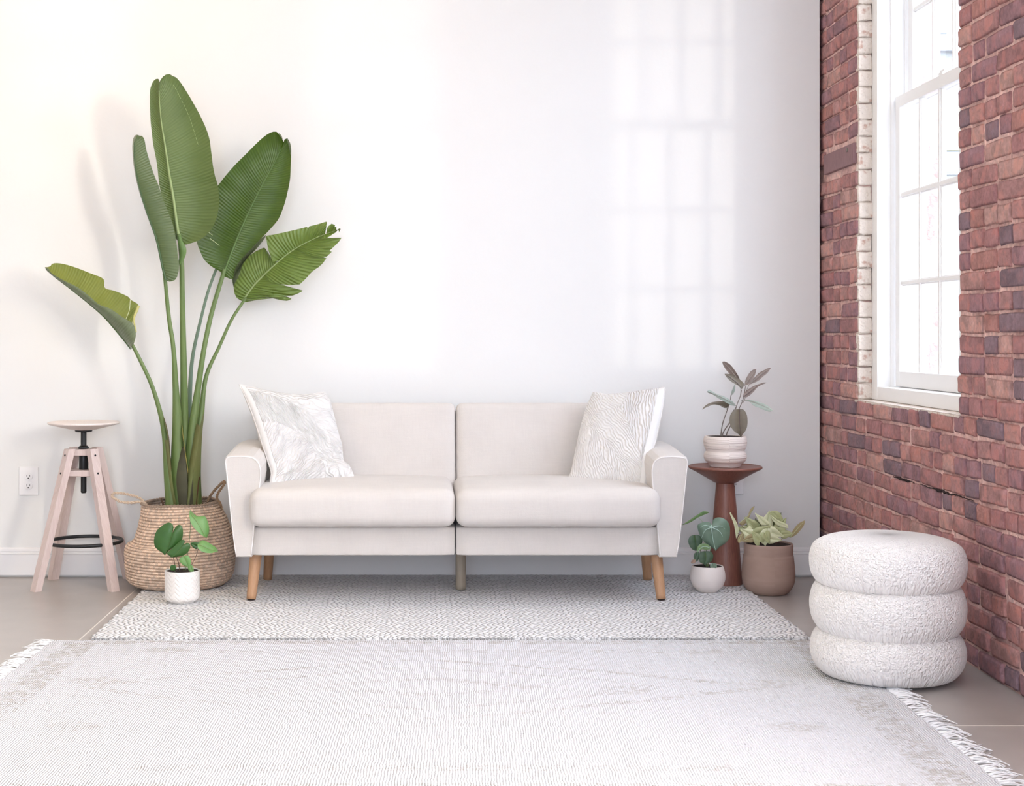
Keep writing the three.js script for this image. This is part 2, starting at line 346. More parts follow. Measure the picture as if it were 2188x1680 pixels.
  for (const [a, b] of openings) { // lime mortar smeared along the brick ledge below the frame
    const g = box(BX + 0.002, 1.83, WIN_Y0 - 0.012, WIN_Y0 + 0.001, a - 0.03, b, 0.005), o = new THREE.Mesh(g, whiteBrick); o.name = numbered('ledge'); o.castShadow = o.receiveShadow = true; wallRight.add(o);
  }
}

// sash windows
const sashPaint = mat([244, 243, 242], 0.4), glass = phys([255, 255, 255], 0.0, { transmission: 1, thickness: 0, ior: 1.45 });
const WX = 1.812;
const w1 = new THREE.Group(); w1.name = 'window_1'; w1.userData.kind = 'structure'; scene.add(w1); bases.set(w1, V(0, 0, 0));
{
  const f = (x0, x1, y0, y1, z0, z1, n = 'frame') => part(w1, n, box(x0, x1, y0, y1, z0, z1, 0.003), sashPaint);
  f(WX, 1.985, WIN_Y0 + 0.002, 3.12, WIN_Z0, 0.563); f(WX, 1.985, WIN_Y0 + 0.002, 3.12, 1.527, WIN_Z1); f(WX, 1.985, 3.06, 3.12, 0.563, 1.527);
  f(WX, 1.985, WIN_Y0 + 0.002, 0.85, 0.563, 1.527, 'sill');
  for (const [z0, z1] of [[0.563, 0.574], [1.516, 1.527]]) { part(w1, 'stop_bead', box(1.866, 1.878, 0.85, 3.06, z0, z1), sashPaint); part(w1, 'stop_bead', box(1.919, 1.929, 2.0, 3.06, z0, z1 + (z0 < 1 ? 0.004 : 0)), sashPaint); }
  part(w1, 'sash_lock', merged([box(1.888, 1.912, 2.0, 2.012, 1.03, 1.07, 0.003), box(1.89, 1.9, 2.01, 2.02, 1.035, 1.085, 0.003)]), sashPaint);
  for (const [name, x0, y0, y1, rb, rt] of [['lower_sash', 1.88, 0.852, 1.998, 0.061, 0.046], ['upper_sash', 1.931, 1.955, 3.058, 0.044, 0.05]]) {
    const x1 = x0 + 0.036, z0 = 0.576, z1 = 1.514, st = 0.05;
    const s = part(w1, name, merged([box(x0, x1, y0, y1, z0, z0 + st, 0.003), box(x0, x1, y0, y1, z1 - st, z1, 0.003), box(x0, x1, y0, y0 + rb, z0 + st - 0.002, z1 - st + 0.002, 0.003), box(x0, x1, y1 - rt, y1, z0 + st - 0.002, z1 - st + 0.002, 0.003)]), sashPaint);
    const gz0 = z0 + st, gz1 = z1 - st, gy0 = y0 + rb, gy1 = y1 - rt, xm = (x0 + x1) / 2;
    for (let c = 1; c < 4; c++) { const z = lerp(gz0, gz1, c / 4); part(s, 'muntin', merged([box(xm - 0.013, xm + 0.013, gy0, gy1, z - 0.007, z + 0.007, 0.002), box(xm - 0.007, xm + 0.007, gy0, gy1, z - 0.012, z + 0.012, 0.002)]), sashPaint); }
    for (let r = 1; r < 3; r++) { const y = lerp(gy0, gy1, r / 3); part(s, 'muntin', merged([box(xm - 0.0125, xm + 0.0125, y - 0.007, y + 0.007, gz0, gz1, 0.002), box(xm - 0.0065, xm + 0.0065, y - 0.012, y + 0.012, gz0, gz1, 0.002)]), sashPaint); }
    for (let c = 0; c < 4; c++) for (let r = 0; r < 3; r++) {
      const a = lerp(gz0, gz1, c / 4) + 0.004, b = lerp(gz0, gz1, (c + 1) / 4) - 0.004, lo = lerp(gy0, gy1, r / 3) + 0.004, hi = lerp(gy0, gy1, (r + 1) / 3) - 0.004;
      part(s, 'pane', new THREE.PlaneGeometry(b - a, hi - lo).rotateY(-Math.PI / 2).translate(xm, (lo + hi) / 2, (a + b) / 2), glass);
    }
  }
}
for (let k = 1; k < NWIN; k++) { const c = w1.clone(); c.name = 'window_' + (k + 1); c.position.z = k * PITCH; scene.add(c); }

// the end of the loft behind the camera: wall with three tall glazed openings
{
  const zs = RZ1, t = 0.25, y0 = 0.6, y1 = 3.1, op = [[-1.2, 0.8]], list = [];
  list.push(box(RX0 - 0.25, 2.0, 0, y0, zs, zs + t), box(RX0 - 0.25, 2.0, y1, CEIL, zs, zs + t));
  let x = RX0 - 0.25; for (const [a, b] of op) { list.push(box(x, a, y0, y1, zs, zs + t)); x = b; } list.push(box(x, 2.0, y0, y1, zs, zs + t));
  struct('wall_front', merged(list), paint);
  op.forEach(([a, b], i) => {
    const g = new THREE.Group(); g.name = 'window_' + (NWIN + 1 + i); g.userData.kind = 'structure'; scene.add(g); bases.set(g, V(0, 0, 0));
    part(g, 'frame', merged([box(a, a + 0.05, y0, y1, zs + 0.08, zs + 0.15), box(b - 0.05, b, y0, y1, zs + 0.08, zs + 0.15), box(a, b, y0, y0 + 0.05, zs + 0.08, zs + 0.15), box(a, b, y1 - 0.05, y1, zs + 0.08, zs + 0.15), box((a + b) / 2 - 0.02, (a + b) / 2 + 0.02, y0, y1, zs + 0.09, zs + 0.14), box(a, b, 1.9, 1.94, zs + 0.09, zs + 0.14)]), sashPaint);
    part(g, 'pane', new THREE.PlaneGeometry(b - a, y1 - y0).translate((a + b) / 2, (y0 + y1) / 2, zs + 0.115), glass);
  });
}

// outlets
const plastic = mat([242, 240, 240], 0.35), slotDark = mat([60, 52, 50], 0.6);
function outlet(px, py, label) {
  const c = at(px, py, 0.003), t = thing('wall_outlet', label, 'outlet', V(c.x, c.y, 0.001), 'duplex outlets on the white wall');
  part(t, 'cover_plate', box(c.x - 0.042, c.x + 0.042, c.y - 0.062, c.y + 0.062, 0.001, 0.0075, 0.003), plastic);
  for (const s of [1, -1]) {
    const y = c.y + s * 0.0205, sh = new THREE.Shape(); sh.absellipse(0, 0, 0.0175, 0.0155, 0, Math.PI * 2);
    const r = part(t, 'receptacle', new THREE.ExtrudeGeometry(sh, { depth: 0.0035, bevelEnabled: true, bevelSize: 0.001, bevelThickness: 0.001, bevelSegments: 2 }).translate(c.x, y, 0.0065), plastic);
    part(r, 'slot', merged([box(c.x - 0.0075, c.x - 0.0055, y - 0.002, y + 0.007, 0.0105, 0.0119), box(c.x + 0.0055, c.x + 0.0075, y - 0.001, y + 0.006, 0.0105, 0.0119), new THREE.CylinderGeometry(0.003, 0.003, 0.0015, 14).rotateX(Math.PI / 2).translate(c.x, y - 0.008, 0.0112)]), slotDark);
  }
  part(t, 'screw', new THREE.CylinderGeometry(0.0025, 0.0025, 0.002, 12).rotateX(Math.PI / 2).translate(c.x, c.y, 0.008), plastic);
}
outlet(61.5, 1028, 'white duplex wall outlet left of the wooden stool above the baseboard');
outlet(1568.5, 1026, 'white duplex wall outlet half hidden behind the brown pedestal table');

// ---------------------------------------------------------------- rugs
function rugSlab(x0, x1, z0, z1, h, wob, nx, nz, uvScale = 1, skew = 0) { // top grid with uneven selvedges and rounded sides
  const pos = [], uv = [], idx = [], W = nx + 1;
  const ex = (z, s) => wob * (Math.sin(z * 71 + s) * 0.5 + Math.sin(z * 173 + s * 3) * 0.5 + (hash(Math.floor(z * 90), s, 5) - 0.5));
  const pt = (u, v, y, out) => {
    let x = lerp(x0, x1, u), z = lerp(z0, z1, v);
    x += u < 0.5 ? (ex(z, 1) - out) * (1 - u * 2) ** 8 : (ex(z, 2) + out) * (u * 2 - 1) ** 8;
    z += v > 0.5 ? (ex(x, 3) * 0.5 + out) * (v * 2 - 1) ** 8 : -out * (1 - v * 2) ** 8;
    return [x + skew * (z - z0), y, z];
  };
  for (let j = 0; j <= nz; j++) for (let i = 0; i <= nx; i++) { const u = i / nx, v = j / nz, [x, y, z] = pt(u, v, h, 0); pos.push(x, y, z); uv.push(lerp(x0, x1, u) - x0, lerp(z0, z1, v) - z0); }
  for (let j = 0; j < nz; j++) for (let i = 0; i < nx; i++) { const a = j * W + i, b = a + W; idx.push(a, b, a + 1, a + 1, b, b + 1); }
  const ring = []; for (let i = 0; i < nx; i++) ring.push([i, nz]); for (let j = nz; j > 0; j--) ring.push([nx, j]); for (let i = nx; i > 0; i--) ring.push([i, 0]); for (let j = 0; j < nz; j++) ring.push([0, j]);
  let prev = ring.map(([i, j]) => j * W + i);
  for (const [y, out] of [[h * 0.65, h * 0.32], [h * 0.3, h * 0.32], [0.0005, 0.0]]) {
    const cur = ring.map(([i, j]) => { const u = i / nx, v = j / nz, [x, , z] = pt(u, v, 0, out); pos.push(x, y, z); uv.push(lerp(x0, x1, u) - x0 + y, lerp(z0, z1, v) - z0 + y); return pos.length / 3 - 1; });
    for (let k = 0; k < ring.length; k++) { const n = (k + 1) % ring.length; idx.push(prev[k], cur[k], prev[n], prev[n], cur[k], cur[n]); }
    prev = cur;
  }
  const g = new THREE.BufferGeometry();
  g.setAttribute('position', new THREE.Float32BufferAttribute(pos, 3)); g.setAttribute('uv', new THREE.Float32BufferAttribute(uv, 2)); g.setIndex(idx); g.computeVertexNormals();
  return g;
}
// chunky wool rug: ropes of yarn running towards the room
const ropes = (u, v) => { // 0.24 m tile, 16 ropes
  const w = u * 12 + 0.5 * Math.sin(v * 6.283 * 3 + Math.sin(u * 6.283) * 2) + 0.7 * (fbm(u, v, 6, 2, 81) - 0.5);
  const a = w - Math.floor(w), ridge = Math.sqrt(Math.max(0, 1 - (2 * a - 1) ** 2));
  const loops = 0.5 + 0.5 * Math.sin(v * 6.283 * 22 + (Math.floor(w) % 2) * 3.1 + 5 * (fbm(u, v, 16, 2, 83)));
  return ridge * (0.9 + 0.1 * loops);
};
const woolBump = texture(512, 512, (u, v) => 0.9 * ropes(u, v) + 0.1 * fbm(u, v, 64, 2, 87), false, 0.24);
const woolMap = texture(512, 512, (u, v) => mul(mixc([252, 251, 252], [190, 190, 196], (1 - smooth(0.0, 0.7, ropes(u, v))) * 0.8), 0.93 + 0.12 * (fbm(u, v, 40, 3, 89) - 0.3)), true, 0.24);  // gaps between the ropes are darkened in the colour, imitating their shade
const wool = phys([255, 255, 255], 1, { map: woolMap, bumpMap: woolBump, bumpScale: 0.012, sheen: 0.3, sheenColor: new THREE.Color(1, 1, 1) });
const RUG_H = 0.013;
{
  const t = thing('wool_rug', 'thick white wool rug of ropy yarn lying under the sofa', 'rug', V(0.1, 0, 0.7));
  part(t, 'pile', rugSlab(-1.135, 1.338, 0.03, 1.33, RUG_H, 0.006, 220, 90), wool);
  const list = []; // whipped edge: short stitches over a cord along the front
  for (let i = 0; i < 205; i++) { const x = -1.135 + 2.473 * (i + 0.5) / 205; list.push(new THREE.SphereGeometry(0.0075, 6, 5).scale(0.75, 0.92, 0.8).rotateZ(rr(-0.3, 0.3)).translate(x, 0.0072, 1.331 + rr(-0.002, 0.002) + 0.003 * Math.sin(x * 9))); }
  const e = part(t, 'whipped_edge', metric(merged(list)), wool); e.userData.kind = 'stuff';
}
// low woven rug with a faded pattern, flat hems and fringes at its two ends
const FX0 = -1.262, FX1 = 1.40, FZ0 = 1.352, FZ1 = 3.0, FW = FX1 - FX0, FD = FZ1 - FZ0;
const stripe = (x, a, b, s = 0.006) => smooth(a - s, a + s, x) * (1 - smooth(b - s, b + s, x));
const rugPattern = (u, v) => { // how much beige there is, by place
  const x = u * FW, z = v * FD, xe = Math.min(x, FW - x), ze = Math.min(z, FD - z), n = 0.6 * vnoise(u * 240, v * 190, 4096, 91) + 0.4 * fbm(u, v, 40, 2, 92), big = fbm(u, v, 9, 4, 93);
  let b = 0;
  b = Math.max(b, stripe(xe, 0.055, 0.16) * stripe(ze, -1, 9));
  b = Math.max(b, stripe(ze, 0.012, 0.06) * (xe > 0.05 ? 1 : 0) * 0.9);
  b = Math.max(b, stripe(ze, 0.155, 0.205) * stripe(xe, 0.6, 9) * 0.65);
  // a long faded medallion: nested lozenges with soft corners
  const cx = (x - FW * 0.485) / 1.02, cz = (z - 0.66) / 0.36, d = Math.pow(Math.abs(cx), 1.15) + Math.pow(Math.abs(cz), 1.15) + (big - 0.5) * 0.16;
  b = Math.max(b, stripe(d, 0.94, 1.04, 0.03) * 0.8, stripe(d, 0.62, 0.70, 0.03) * 0.62, stripe(d, 0.2, 0.32, 0.05) * 0.5, stripe(d, 1.24, 1.29, 0.03) * 0.35);
  for (const [px, pz] of [[0.42, 0.16], [0.3, 0.58], [2.2, 0.17], [2.32, 0.62], [0.82, 0.72], [1.88, 0.7], [0.36, 1.1], [2.3, 1.1]]) b = Math.max(b, (1 - smooth(0.04, 0.085, Math.hypot((x - px) * 0.8, (z - pz) * 1.25))) * 0.75);
  return b * smooth(0.36, 0.66, n) * (0.2 + 0.9 * big);
};
const ribs = (u, v) => { const w = u * FW / 0.0068 + 1.2 * (fbm(u, v, 40, 2, 95) - 0.5); return 0.5 + 0.5 * Math.cos(w * 6.283); };
const flatMap = texture(2048, 1270, (u, v) => {
  const b = clamp(rugPattern(u, v), 0, 1), f = vnoise(u * 900, v * 560, 4096, 97), f2 = vnoise(u * 420, v * 300, 4096, 99);
  let c = mixc([247, 246, 248], [206, 198, 190], b * (0.35 + 0.7 * f2));
  if (b > 0.12 && f > 0.78) c = mixc(c, [168, 160, 152], 0.45 * smooth(0.1, 0.5, b));
  return mul(c, 0.95 + 0.06 * f - 0.06 * (1 - ribs(u, v)) - 0.14 * smooth(0.9, 0.97, vnoise(u * 500, v * 300, 4096, 98)));
}, true, FW, FD);
const flatBump = texture(512, 512, (u, v) => { const w = u * 34 + 0.9 * (fbm(u, v, 8, 3, 101) - 0.5), r = 0.5 + 0.5 * Math.cos(w * 6.283); return 0.6 * r + 0.4 * fbm(u, v, 60, 2, 103); }, false, 0.24);
const flatRug = mat([242, 243, 246], 0.96, { map: flatMap, bumpMap: flatBump, bumpScale: 0.0035 });
const yarn = mat([246, 245, 246], 0.95);
{
  const t = thing('woven_rug', 'large pale woven rug with faded beige pattern and fringed ends in the foreground', 'rug', V(0.07, 0, 2.1));
  part(t, 'field', rugSlab(FX0, FX1, FZ0, FZ1, 0.008, 0.004, 160, 90, 1, -0.03), flatRug);
  for (const side of [-1, 1]) {
    const list = [];
    for (let i = 0; i < 92; i++) {
      const z = lerp(FZ0 + 0.006, FZ1 - 0.006, (i + rr(-0.45, 0.45)) / 91), x = (side < 0 ? FX0 + 0.002 : FX1 - 0.002) - 0.03 * (z - FZ0), n = 3;
      for (let k = 0; k < n; k++) {
        const L = rr(0.045, 0.085), a = rr(-0.8, 0.8), c = rr(-0.03, 0.03);
        list.push(limb([V(x, 0.0055, z + rr(-0.002, 0.002)), V(x + side * L * 0.4, rr(0.004, 0.012), z + a * L * 0.25 + c * 0.3), V(x + side * L * 0.78, rr(0.003, 0.01), z + a * L * 0.6 + c), V(x + side * L, 0.0025, z + a * L + c * 1.3)], (q) => lerp(0.0024, 0.0012, q), 7, 5));
      }
    }
    const e = part(t, 'fringe', merged(list), yarn); e.userData.kind = 'stuff';
  }
}

// ---------------------------------------------------------------- sofa
const weaveBump = texture(256, 256, (u, v) => 0.35 + 0.2 * Math.sin(u * 6.283 * 40) * Math.sin(v * 6.283 * 40) + 0.45 * fbm(u, v, 40, 3, 111), false, 0.16);
const linenMap = texture(512, 512, (u, v) => { const a = vnoise(u * 220, v * 14, 4096, 113) * 0.5 + vnoise(u * 14, v * 220, 4096, 115) * 0.5, b = fbm(u, v, 6, 4, 117); return mul([252, 249, 246], 0.955 + 0.025 * a + 0.03 * (b - 0.4)); }, true, 0.5);
const linen = phys([224, 220, 217], 0.95, { map: linenMap, bumpMap: weaveBump, bumpScale: 0.0008, sheen: 0.35, sheenColor: new THREE.Color(1, 0.99, 0.98), sheenRoughness: 0.6 });
const welt = mat([236, 231, 228], 0.9);
const oak = mat([255, 255, 255], 0.5, { map: woodMap([200, 158, 122], [166, 122, 88], 121, 0.12) });
const greyLeg = mat([255, 255, 255], 0.5, { map: woodMap([168, 156, 140], [142, 130, 116], 131, 0.12) });
{
  const t = thing('sofa', 'off-white two-seat sofa with flared arms and tapered wooden legs against the white wall', 'sofa', V(0.136, 0, 0.4));
  const X = (px, z) => (px - VX) * (CAM_Z - z) / F, Y = (py, z) => CAM_Y - (py - VY) * (CAM_Z - z) / F;
  const zf = 0.70, cx = 0.136;
  // rails under the seat, split at the middle
  const inL = X(533, zf), inR = X(1412, zf), mid = X(973.5, zf), y0 = Y(1190.5, zf), y1 = Y(1131, zf) + 0.01;
  for (const [a, b] of [[inL, mid - 0.0012], [mid + 0.0012, inR]]) part(t, 'rail', softBox(b - a, y1 - y0, 0.62, 0.012, { n: 10 }).translate((a + b) / 2, (y0 + y1) / 2, 0.375), linen);
  // seat cushions
  for (const [pa, pb] of [[531.5, 973.2], [974, 1413]]) {
    const zc = 0.765, a = X(pa, 0.75), b = X(pb, 0.75), lo = 0.314, hi = 0.458;
    const g = softBox(b - a, hi - lo, zc - 0.2, 0.042, { crown: 0.020, belly: 0.014, n: 30 }).translate((a + b) / 2, (lo + hi) / 2, (zc + 0.2) / 2);
    const c = part(t, 'seat_cushion', g, linen);
  }
  // two back panels, leaning back a little
  const zb = 0.24, lean = 0.2, topY = Y(857, 0.12);
  for (const [pa, pb] of [[553, 973], [974, 1398]]) {
    const a = X(pa, 0.16), b = X(pb, 0.16), h = (topY - 0.36) / Math.cos(lean);
    const g = softBox(b - a, h, 0.14, 0.03, { belly: 0.012, n: 26 });
    g.translate(0, h / 2, -0.07).rotateX(-lean).translate((a + b) / 2, 0.36, 0.27);
    part(t, 'backrest', g, linen);
  }
  // arms: flared slabs with a soft inner shoulder, welts round the front panel
  for (const s of [-1, 1]) {
    const prof = s < 0 ? [[503.5, 1191], [500, 1170], [481.5, 1000], [480, 984], [483, 976], [490, 973.5], [526, 973], [541, 976], [552, 985], [557.5, 1000], [558, 1020], [553, 1060], [546, 1110], [537.5, 1191]]
      : [[1447, 1191.5], [1451, 1170], [1469, 1005], [1470.5, 986], [1468, 978], [1461, 975], [1424, 973], [1409, 976], [1397, 984], [1392, 1000], [1392, 1020], [1396, 1060], [1402, 1110], [1409.5, 1191.5]];
    const w = prof.map(([x, y]) => [X(x, zf), Y(y, zf)]), sh = new THREE.Shape();
    w.forEach(([x, y], i) => i ? sh.lineTo(x, y) : sh.moveTo(x, y)); sh.closePath();
    const g0 = new THREE.ExtrudeGeometry(sh, { depth: 0.62, bevelEnabled: true, bevelThickness: 0.008, bevelSize: 0.006, bevelOffset: -0.006, bevelSegments: 3, steps: 24, curveSegments: 8 }).translate(0, 0, 0.072);
    const p = g0.attributes.position; // a soft hump along the top, a little lower at the front
    for (let i = 0; i < p.count; i++) { const y = p.getY(i), z = p.getZ(i), k = smooth(0.45, 0.58, y); p.setY(i, y + k * (0.010 * Math.sin(Math.PI * clamp((z - 0.07) / 0.63, 0, 1)) + 0.016 * (1 - smooth(0.1, 0.7, z)))); }
    g0.computeVertexNormals();
    const arm = part(t, 'arm', metric(g0), linen);
    const inner = w.map(([x, y]) => V(x, y, zf + 0.0005)), c = inner.reduce((q, v) => q.add(v), V(0, 0, 0)).multiplyScalar(1 / inner.length);
    const loop = inner.map((v) => { const q = v.clone().lerp(c, 0.05); q.z = zf + 0.0005; return q; });
    part(arm, 'piping', limb(loop, () => 0.0024, 120, 8), welt);
  }
  // legs: four tapered wooden ones, a plain post in the middle
  const leg = (x0, y0_, z0, x1, z1, r0, r1, m, l) => { const top = V(X(x0, z0), 0.205, z0), foot = V(X(x1, z1), RUG_H + 0.0035, z1); const o = part(t, 'leg', limb([top, foot], (q) => lerp(r0, r1, q), 12, 24, true), m, l); part(o, 'glide', lathe([[0, 0], [r1 * 0.82, 0], [r1 * 0.82, 0.004], [0, 0.004]], 20, V(foot.x, RUG_H, foot.z)), slotDark); return o; };
  leg(548.2, 0, 0.585, 536.7, 0.627, 0.0245, 0.0185, oak); leg(1401, 0, 0.585, 1412.8, 0.627, 0.0245, 0.0185, oak);
  leg(577.5, 0, 0.19, 571.8, 0.155, 0.0225, 0.0185, oak); leg(1377, 0, 0.19, 1383.7, 0.155, 0.0225, 0.0185, oak);
  leg(984.3, 0, 0.397, 984.3, 0.397, 0.0212, 0.0208, greyLeg, 'straight greyish middle support leg');
}

// cushions: four pixel-traced borders spanned by a Coons patch, filled on both sides
const tuft = (flow) => { // stitched ridges that follow a direction within fields parted by curved seams
  return texture(512, 512, (u, v) => {
    const n = fbm(u, v, 6, 3, 141), field = flow(u, v), a = field[0], s = field[1];
    const w = (u * Math.cos(a) + v * Math.sin(a)) * s + 1.6 * (fbm(u, v, 9, 3, 143 + Math.floor(a * 10)) - 0.5) * 2;
    const r = 0.5 + 0.5 * Math.sin(w * 6.283);
    return clamp(0.2 + field[2] * r * (0.6 + 0.5 * n), 0, 1);
  }, false, 1);
};
const leafFlow = (u, v) => { // broad leaf shapes: seams sweep from corner to corner
  const c1 = v - (1.02 - 0.92 * u + 0.22 * Math.sin(u * 3.0)), c2 = v - (0.62 - 0.75 * u + 0.12 * Math.sin(u * 3.4));
  if (u > 0.93) return [0, 1, 0.0];
  if (c1 > 0) return u > 0.42 + 0.25 * (v - 0.5) ? [0.25, 30, 0.75] : [1.15, 32, 0.55];
  if (c2 > 0) return [0.95, 40, 0.5];
  return [0.35, 36, 0.45];
};
const cushionTop = phys([232, 229, 226], 0.95, { bumpMap: tuft(leafFlow), bumpScale: 0.007, sheen: 0.3, sheenColor: new THREE.Color(1, 1, 1) });
const cushionTop2 = phys([226, 223, 220], 0.95, { bumpMap: tuft((u, v) => { const d = Math.hypot(u - 0.1, v - 0.05); return u < 0.05 ? [0, 1, 0] : d > 0.86 ? [1.4, 24, 0.5] : d > 0.55 ? [0.15 + 0.8 * u, 30, 0.55] : [2.2, 38, 0.5]; }), bumpScale: 0.009, sheen: 0.3, sheenColor: new THREE.Color(1, 1, 1) });
const cushionBack = phys([226, 222, 216], 0.95, { bumpMap: weaveBump, bumpScale: 0.0008 });
function cushion(name, label, [bl, br, tl, tr], edges, zs, front, back, topMat) {
  // edges: bottom (bl->br), top (tl->tr), left (bl->tl), right (br->tr), pixels; zs: depth of the four corners
  const Z = (u, v) => lerp(lerp(zs[0], zs[1], u), lerp(zs[2], zs[3], u), v);
  const C = (pts, uv) => { const n = pts.length; const c = new THREE.CatmullRomCurve3(pts.map((q, i) => { const [u, v] = uv(i / (n - 1)); return at(q[0], q[1], Z(u, v)); }), false, 'centripetal'); return (t) => c.getPointAt(clamp(t, 0, 1)); };
  const B = C(edges[0], (t) => [t, 0]), T = C(edges[1], (t) => [t, 1]), L = C(edges[2], (t) => [0, t]), R = C(edges[3], (t) => [1, t]);
  const c00 = B(0), c10 = B(1), c01 = T(0), c11 = T(1), S = (u, v) => {
    const q = B(u).multiplyScalar(1 - v).addScaledVector(T(u), v).addScaledVector(L(v), 1 - u).addScaledVector(R(v), u);
    return q.addScaledVector(c00, -(1 - u) * (1 - v)).addScaledVector(c10, -u * (1 - v)).addScaledVector(c01, -(1 - u) * v).addScaledVector(c11, -u * v);
  };
  const nrm = c10.clone().sub(c00).cross(c01.clone().sub(c00)).normalize(), N = 48;
  const side = (sgn, thick) => {
    const pos = [], uv = [], idx = [];
    for (let j = 0; j <= N; j++) for (let i = 0; i <= N; i++) {
      const u = (1 - Math.cos(Math.PI * i / N)) / 2, v = (1 - Math.cos(Math.PI * j / N)) / 2, q = S(u, v);
      const e = Math.pow(Math.max(0, 4 * u * (1 - u)), 0.42) * Math.pow(Math.max(0, 4 * v * (1 - v)), 0.42), cr = 1 + 0.06 * (fbm(u * 0.5, v * 0.5, 8, 3, 151) - 0.5) * 2;
      q.addScaledVector(nrm, sgn * thick * e * cr); pos.push(q.x, q.y, q.z); uv.push(u, v);
    }
    for (let j = 0; j < N; j++) for (let i = 0; i < N; i++) { const a = j * (N + 1) + i, b = a + N + 1; sgn > 0 ? idx.push(a, a + 1, b, a + 1, b + 1, b) : idx.push(a, b, a + 1, a + 1, b, b + 1); }
    const g = new THREE.BufferGeometry(); g.setAttribute('position', new THREE.Float32BufferAttribute(pos, 3)); g.setAttribute('uv', new THREE.Float32BufferAttribute(uv, 2)); g.setIndex(idx); g.computeVertexNormals();
    return g;
  };
  const t = thing(name, label, 'cushion', S(0.5, 0), 'throw cushions on the sofa');
  part(t, 'front_cover', side(1, front), topMat); part(t, 'back_cover', side(-1, back), cushionBack);
  const ring = []; for (let i = 0; i < 16; i++) ring.push(B(i / 16)); for (let i = 0; i < 16; i++) ring.push(R(i / 16)); for (let i = 0; i < 16; i++) ring.push(T(1 - i / 16)); for (let i = 0; i <= 16; i++) ring.push(L(1 - i / 16));
  part(t, 'seam', limb(ring, () => 0.0022, 130, 6), welt);
  return t;
}
cushion('throw_cushion', 'white tufted throw cushion with a pointed upper corner at the left end of the sofa', [0, 0, 0, 0],
  [[[580, 1038], [605, 1037], [623, 1031], [660, 1028], [705, 1026.5], [757, 1026]], [[511.5, 822], [535, 827], [565, 835], [605, 842.5], [640, 845], [670, 841.5], [693, 838.5]],
    [[580, 1038], [577, 1025], [580, 1010], [572, 985], [556, 935], [541, 890], [524, 848], [511.5, 822]], [[757, 1026], [752, 1007], [744, 995], [734, 988], [730, 955], [722, 928], [712, 885], [704, 855], [693, 838.5]]],
  [0.575, 0.40, 0.40, 0.235], 0.06, 0.075, cushionTop2);
cushion('throw_cushion', 'white throw cushion stitched with leaf shaped fields at the right end of the sofa', [0, 0, 0, 0],
  [[[1211, 1027], [1240, 1028.5], [1290, 1032], [1330, 1040], [1358, 1048], [1377, 1050]], [[1268, 838], [1300, 843], [1345, 840.5], [1380, 834], [1421, 828.5]],
    [[1211, 1027], [1220, 1010], [1228, 975], [1240, 920], [1254, 870], [1268, 838]], [[1377, 1050], [1382, 1025], [1386, 1000], [1394, 965], [1403, 930], [1414, 880], [1421, 828.5]]],
  [0.40, 0.575, 0.235, 0.40], 0.06, 0.075, cushionTop);

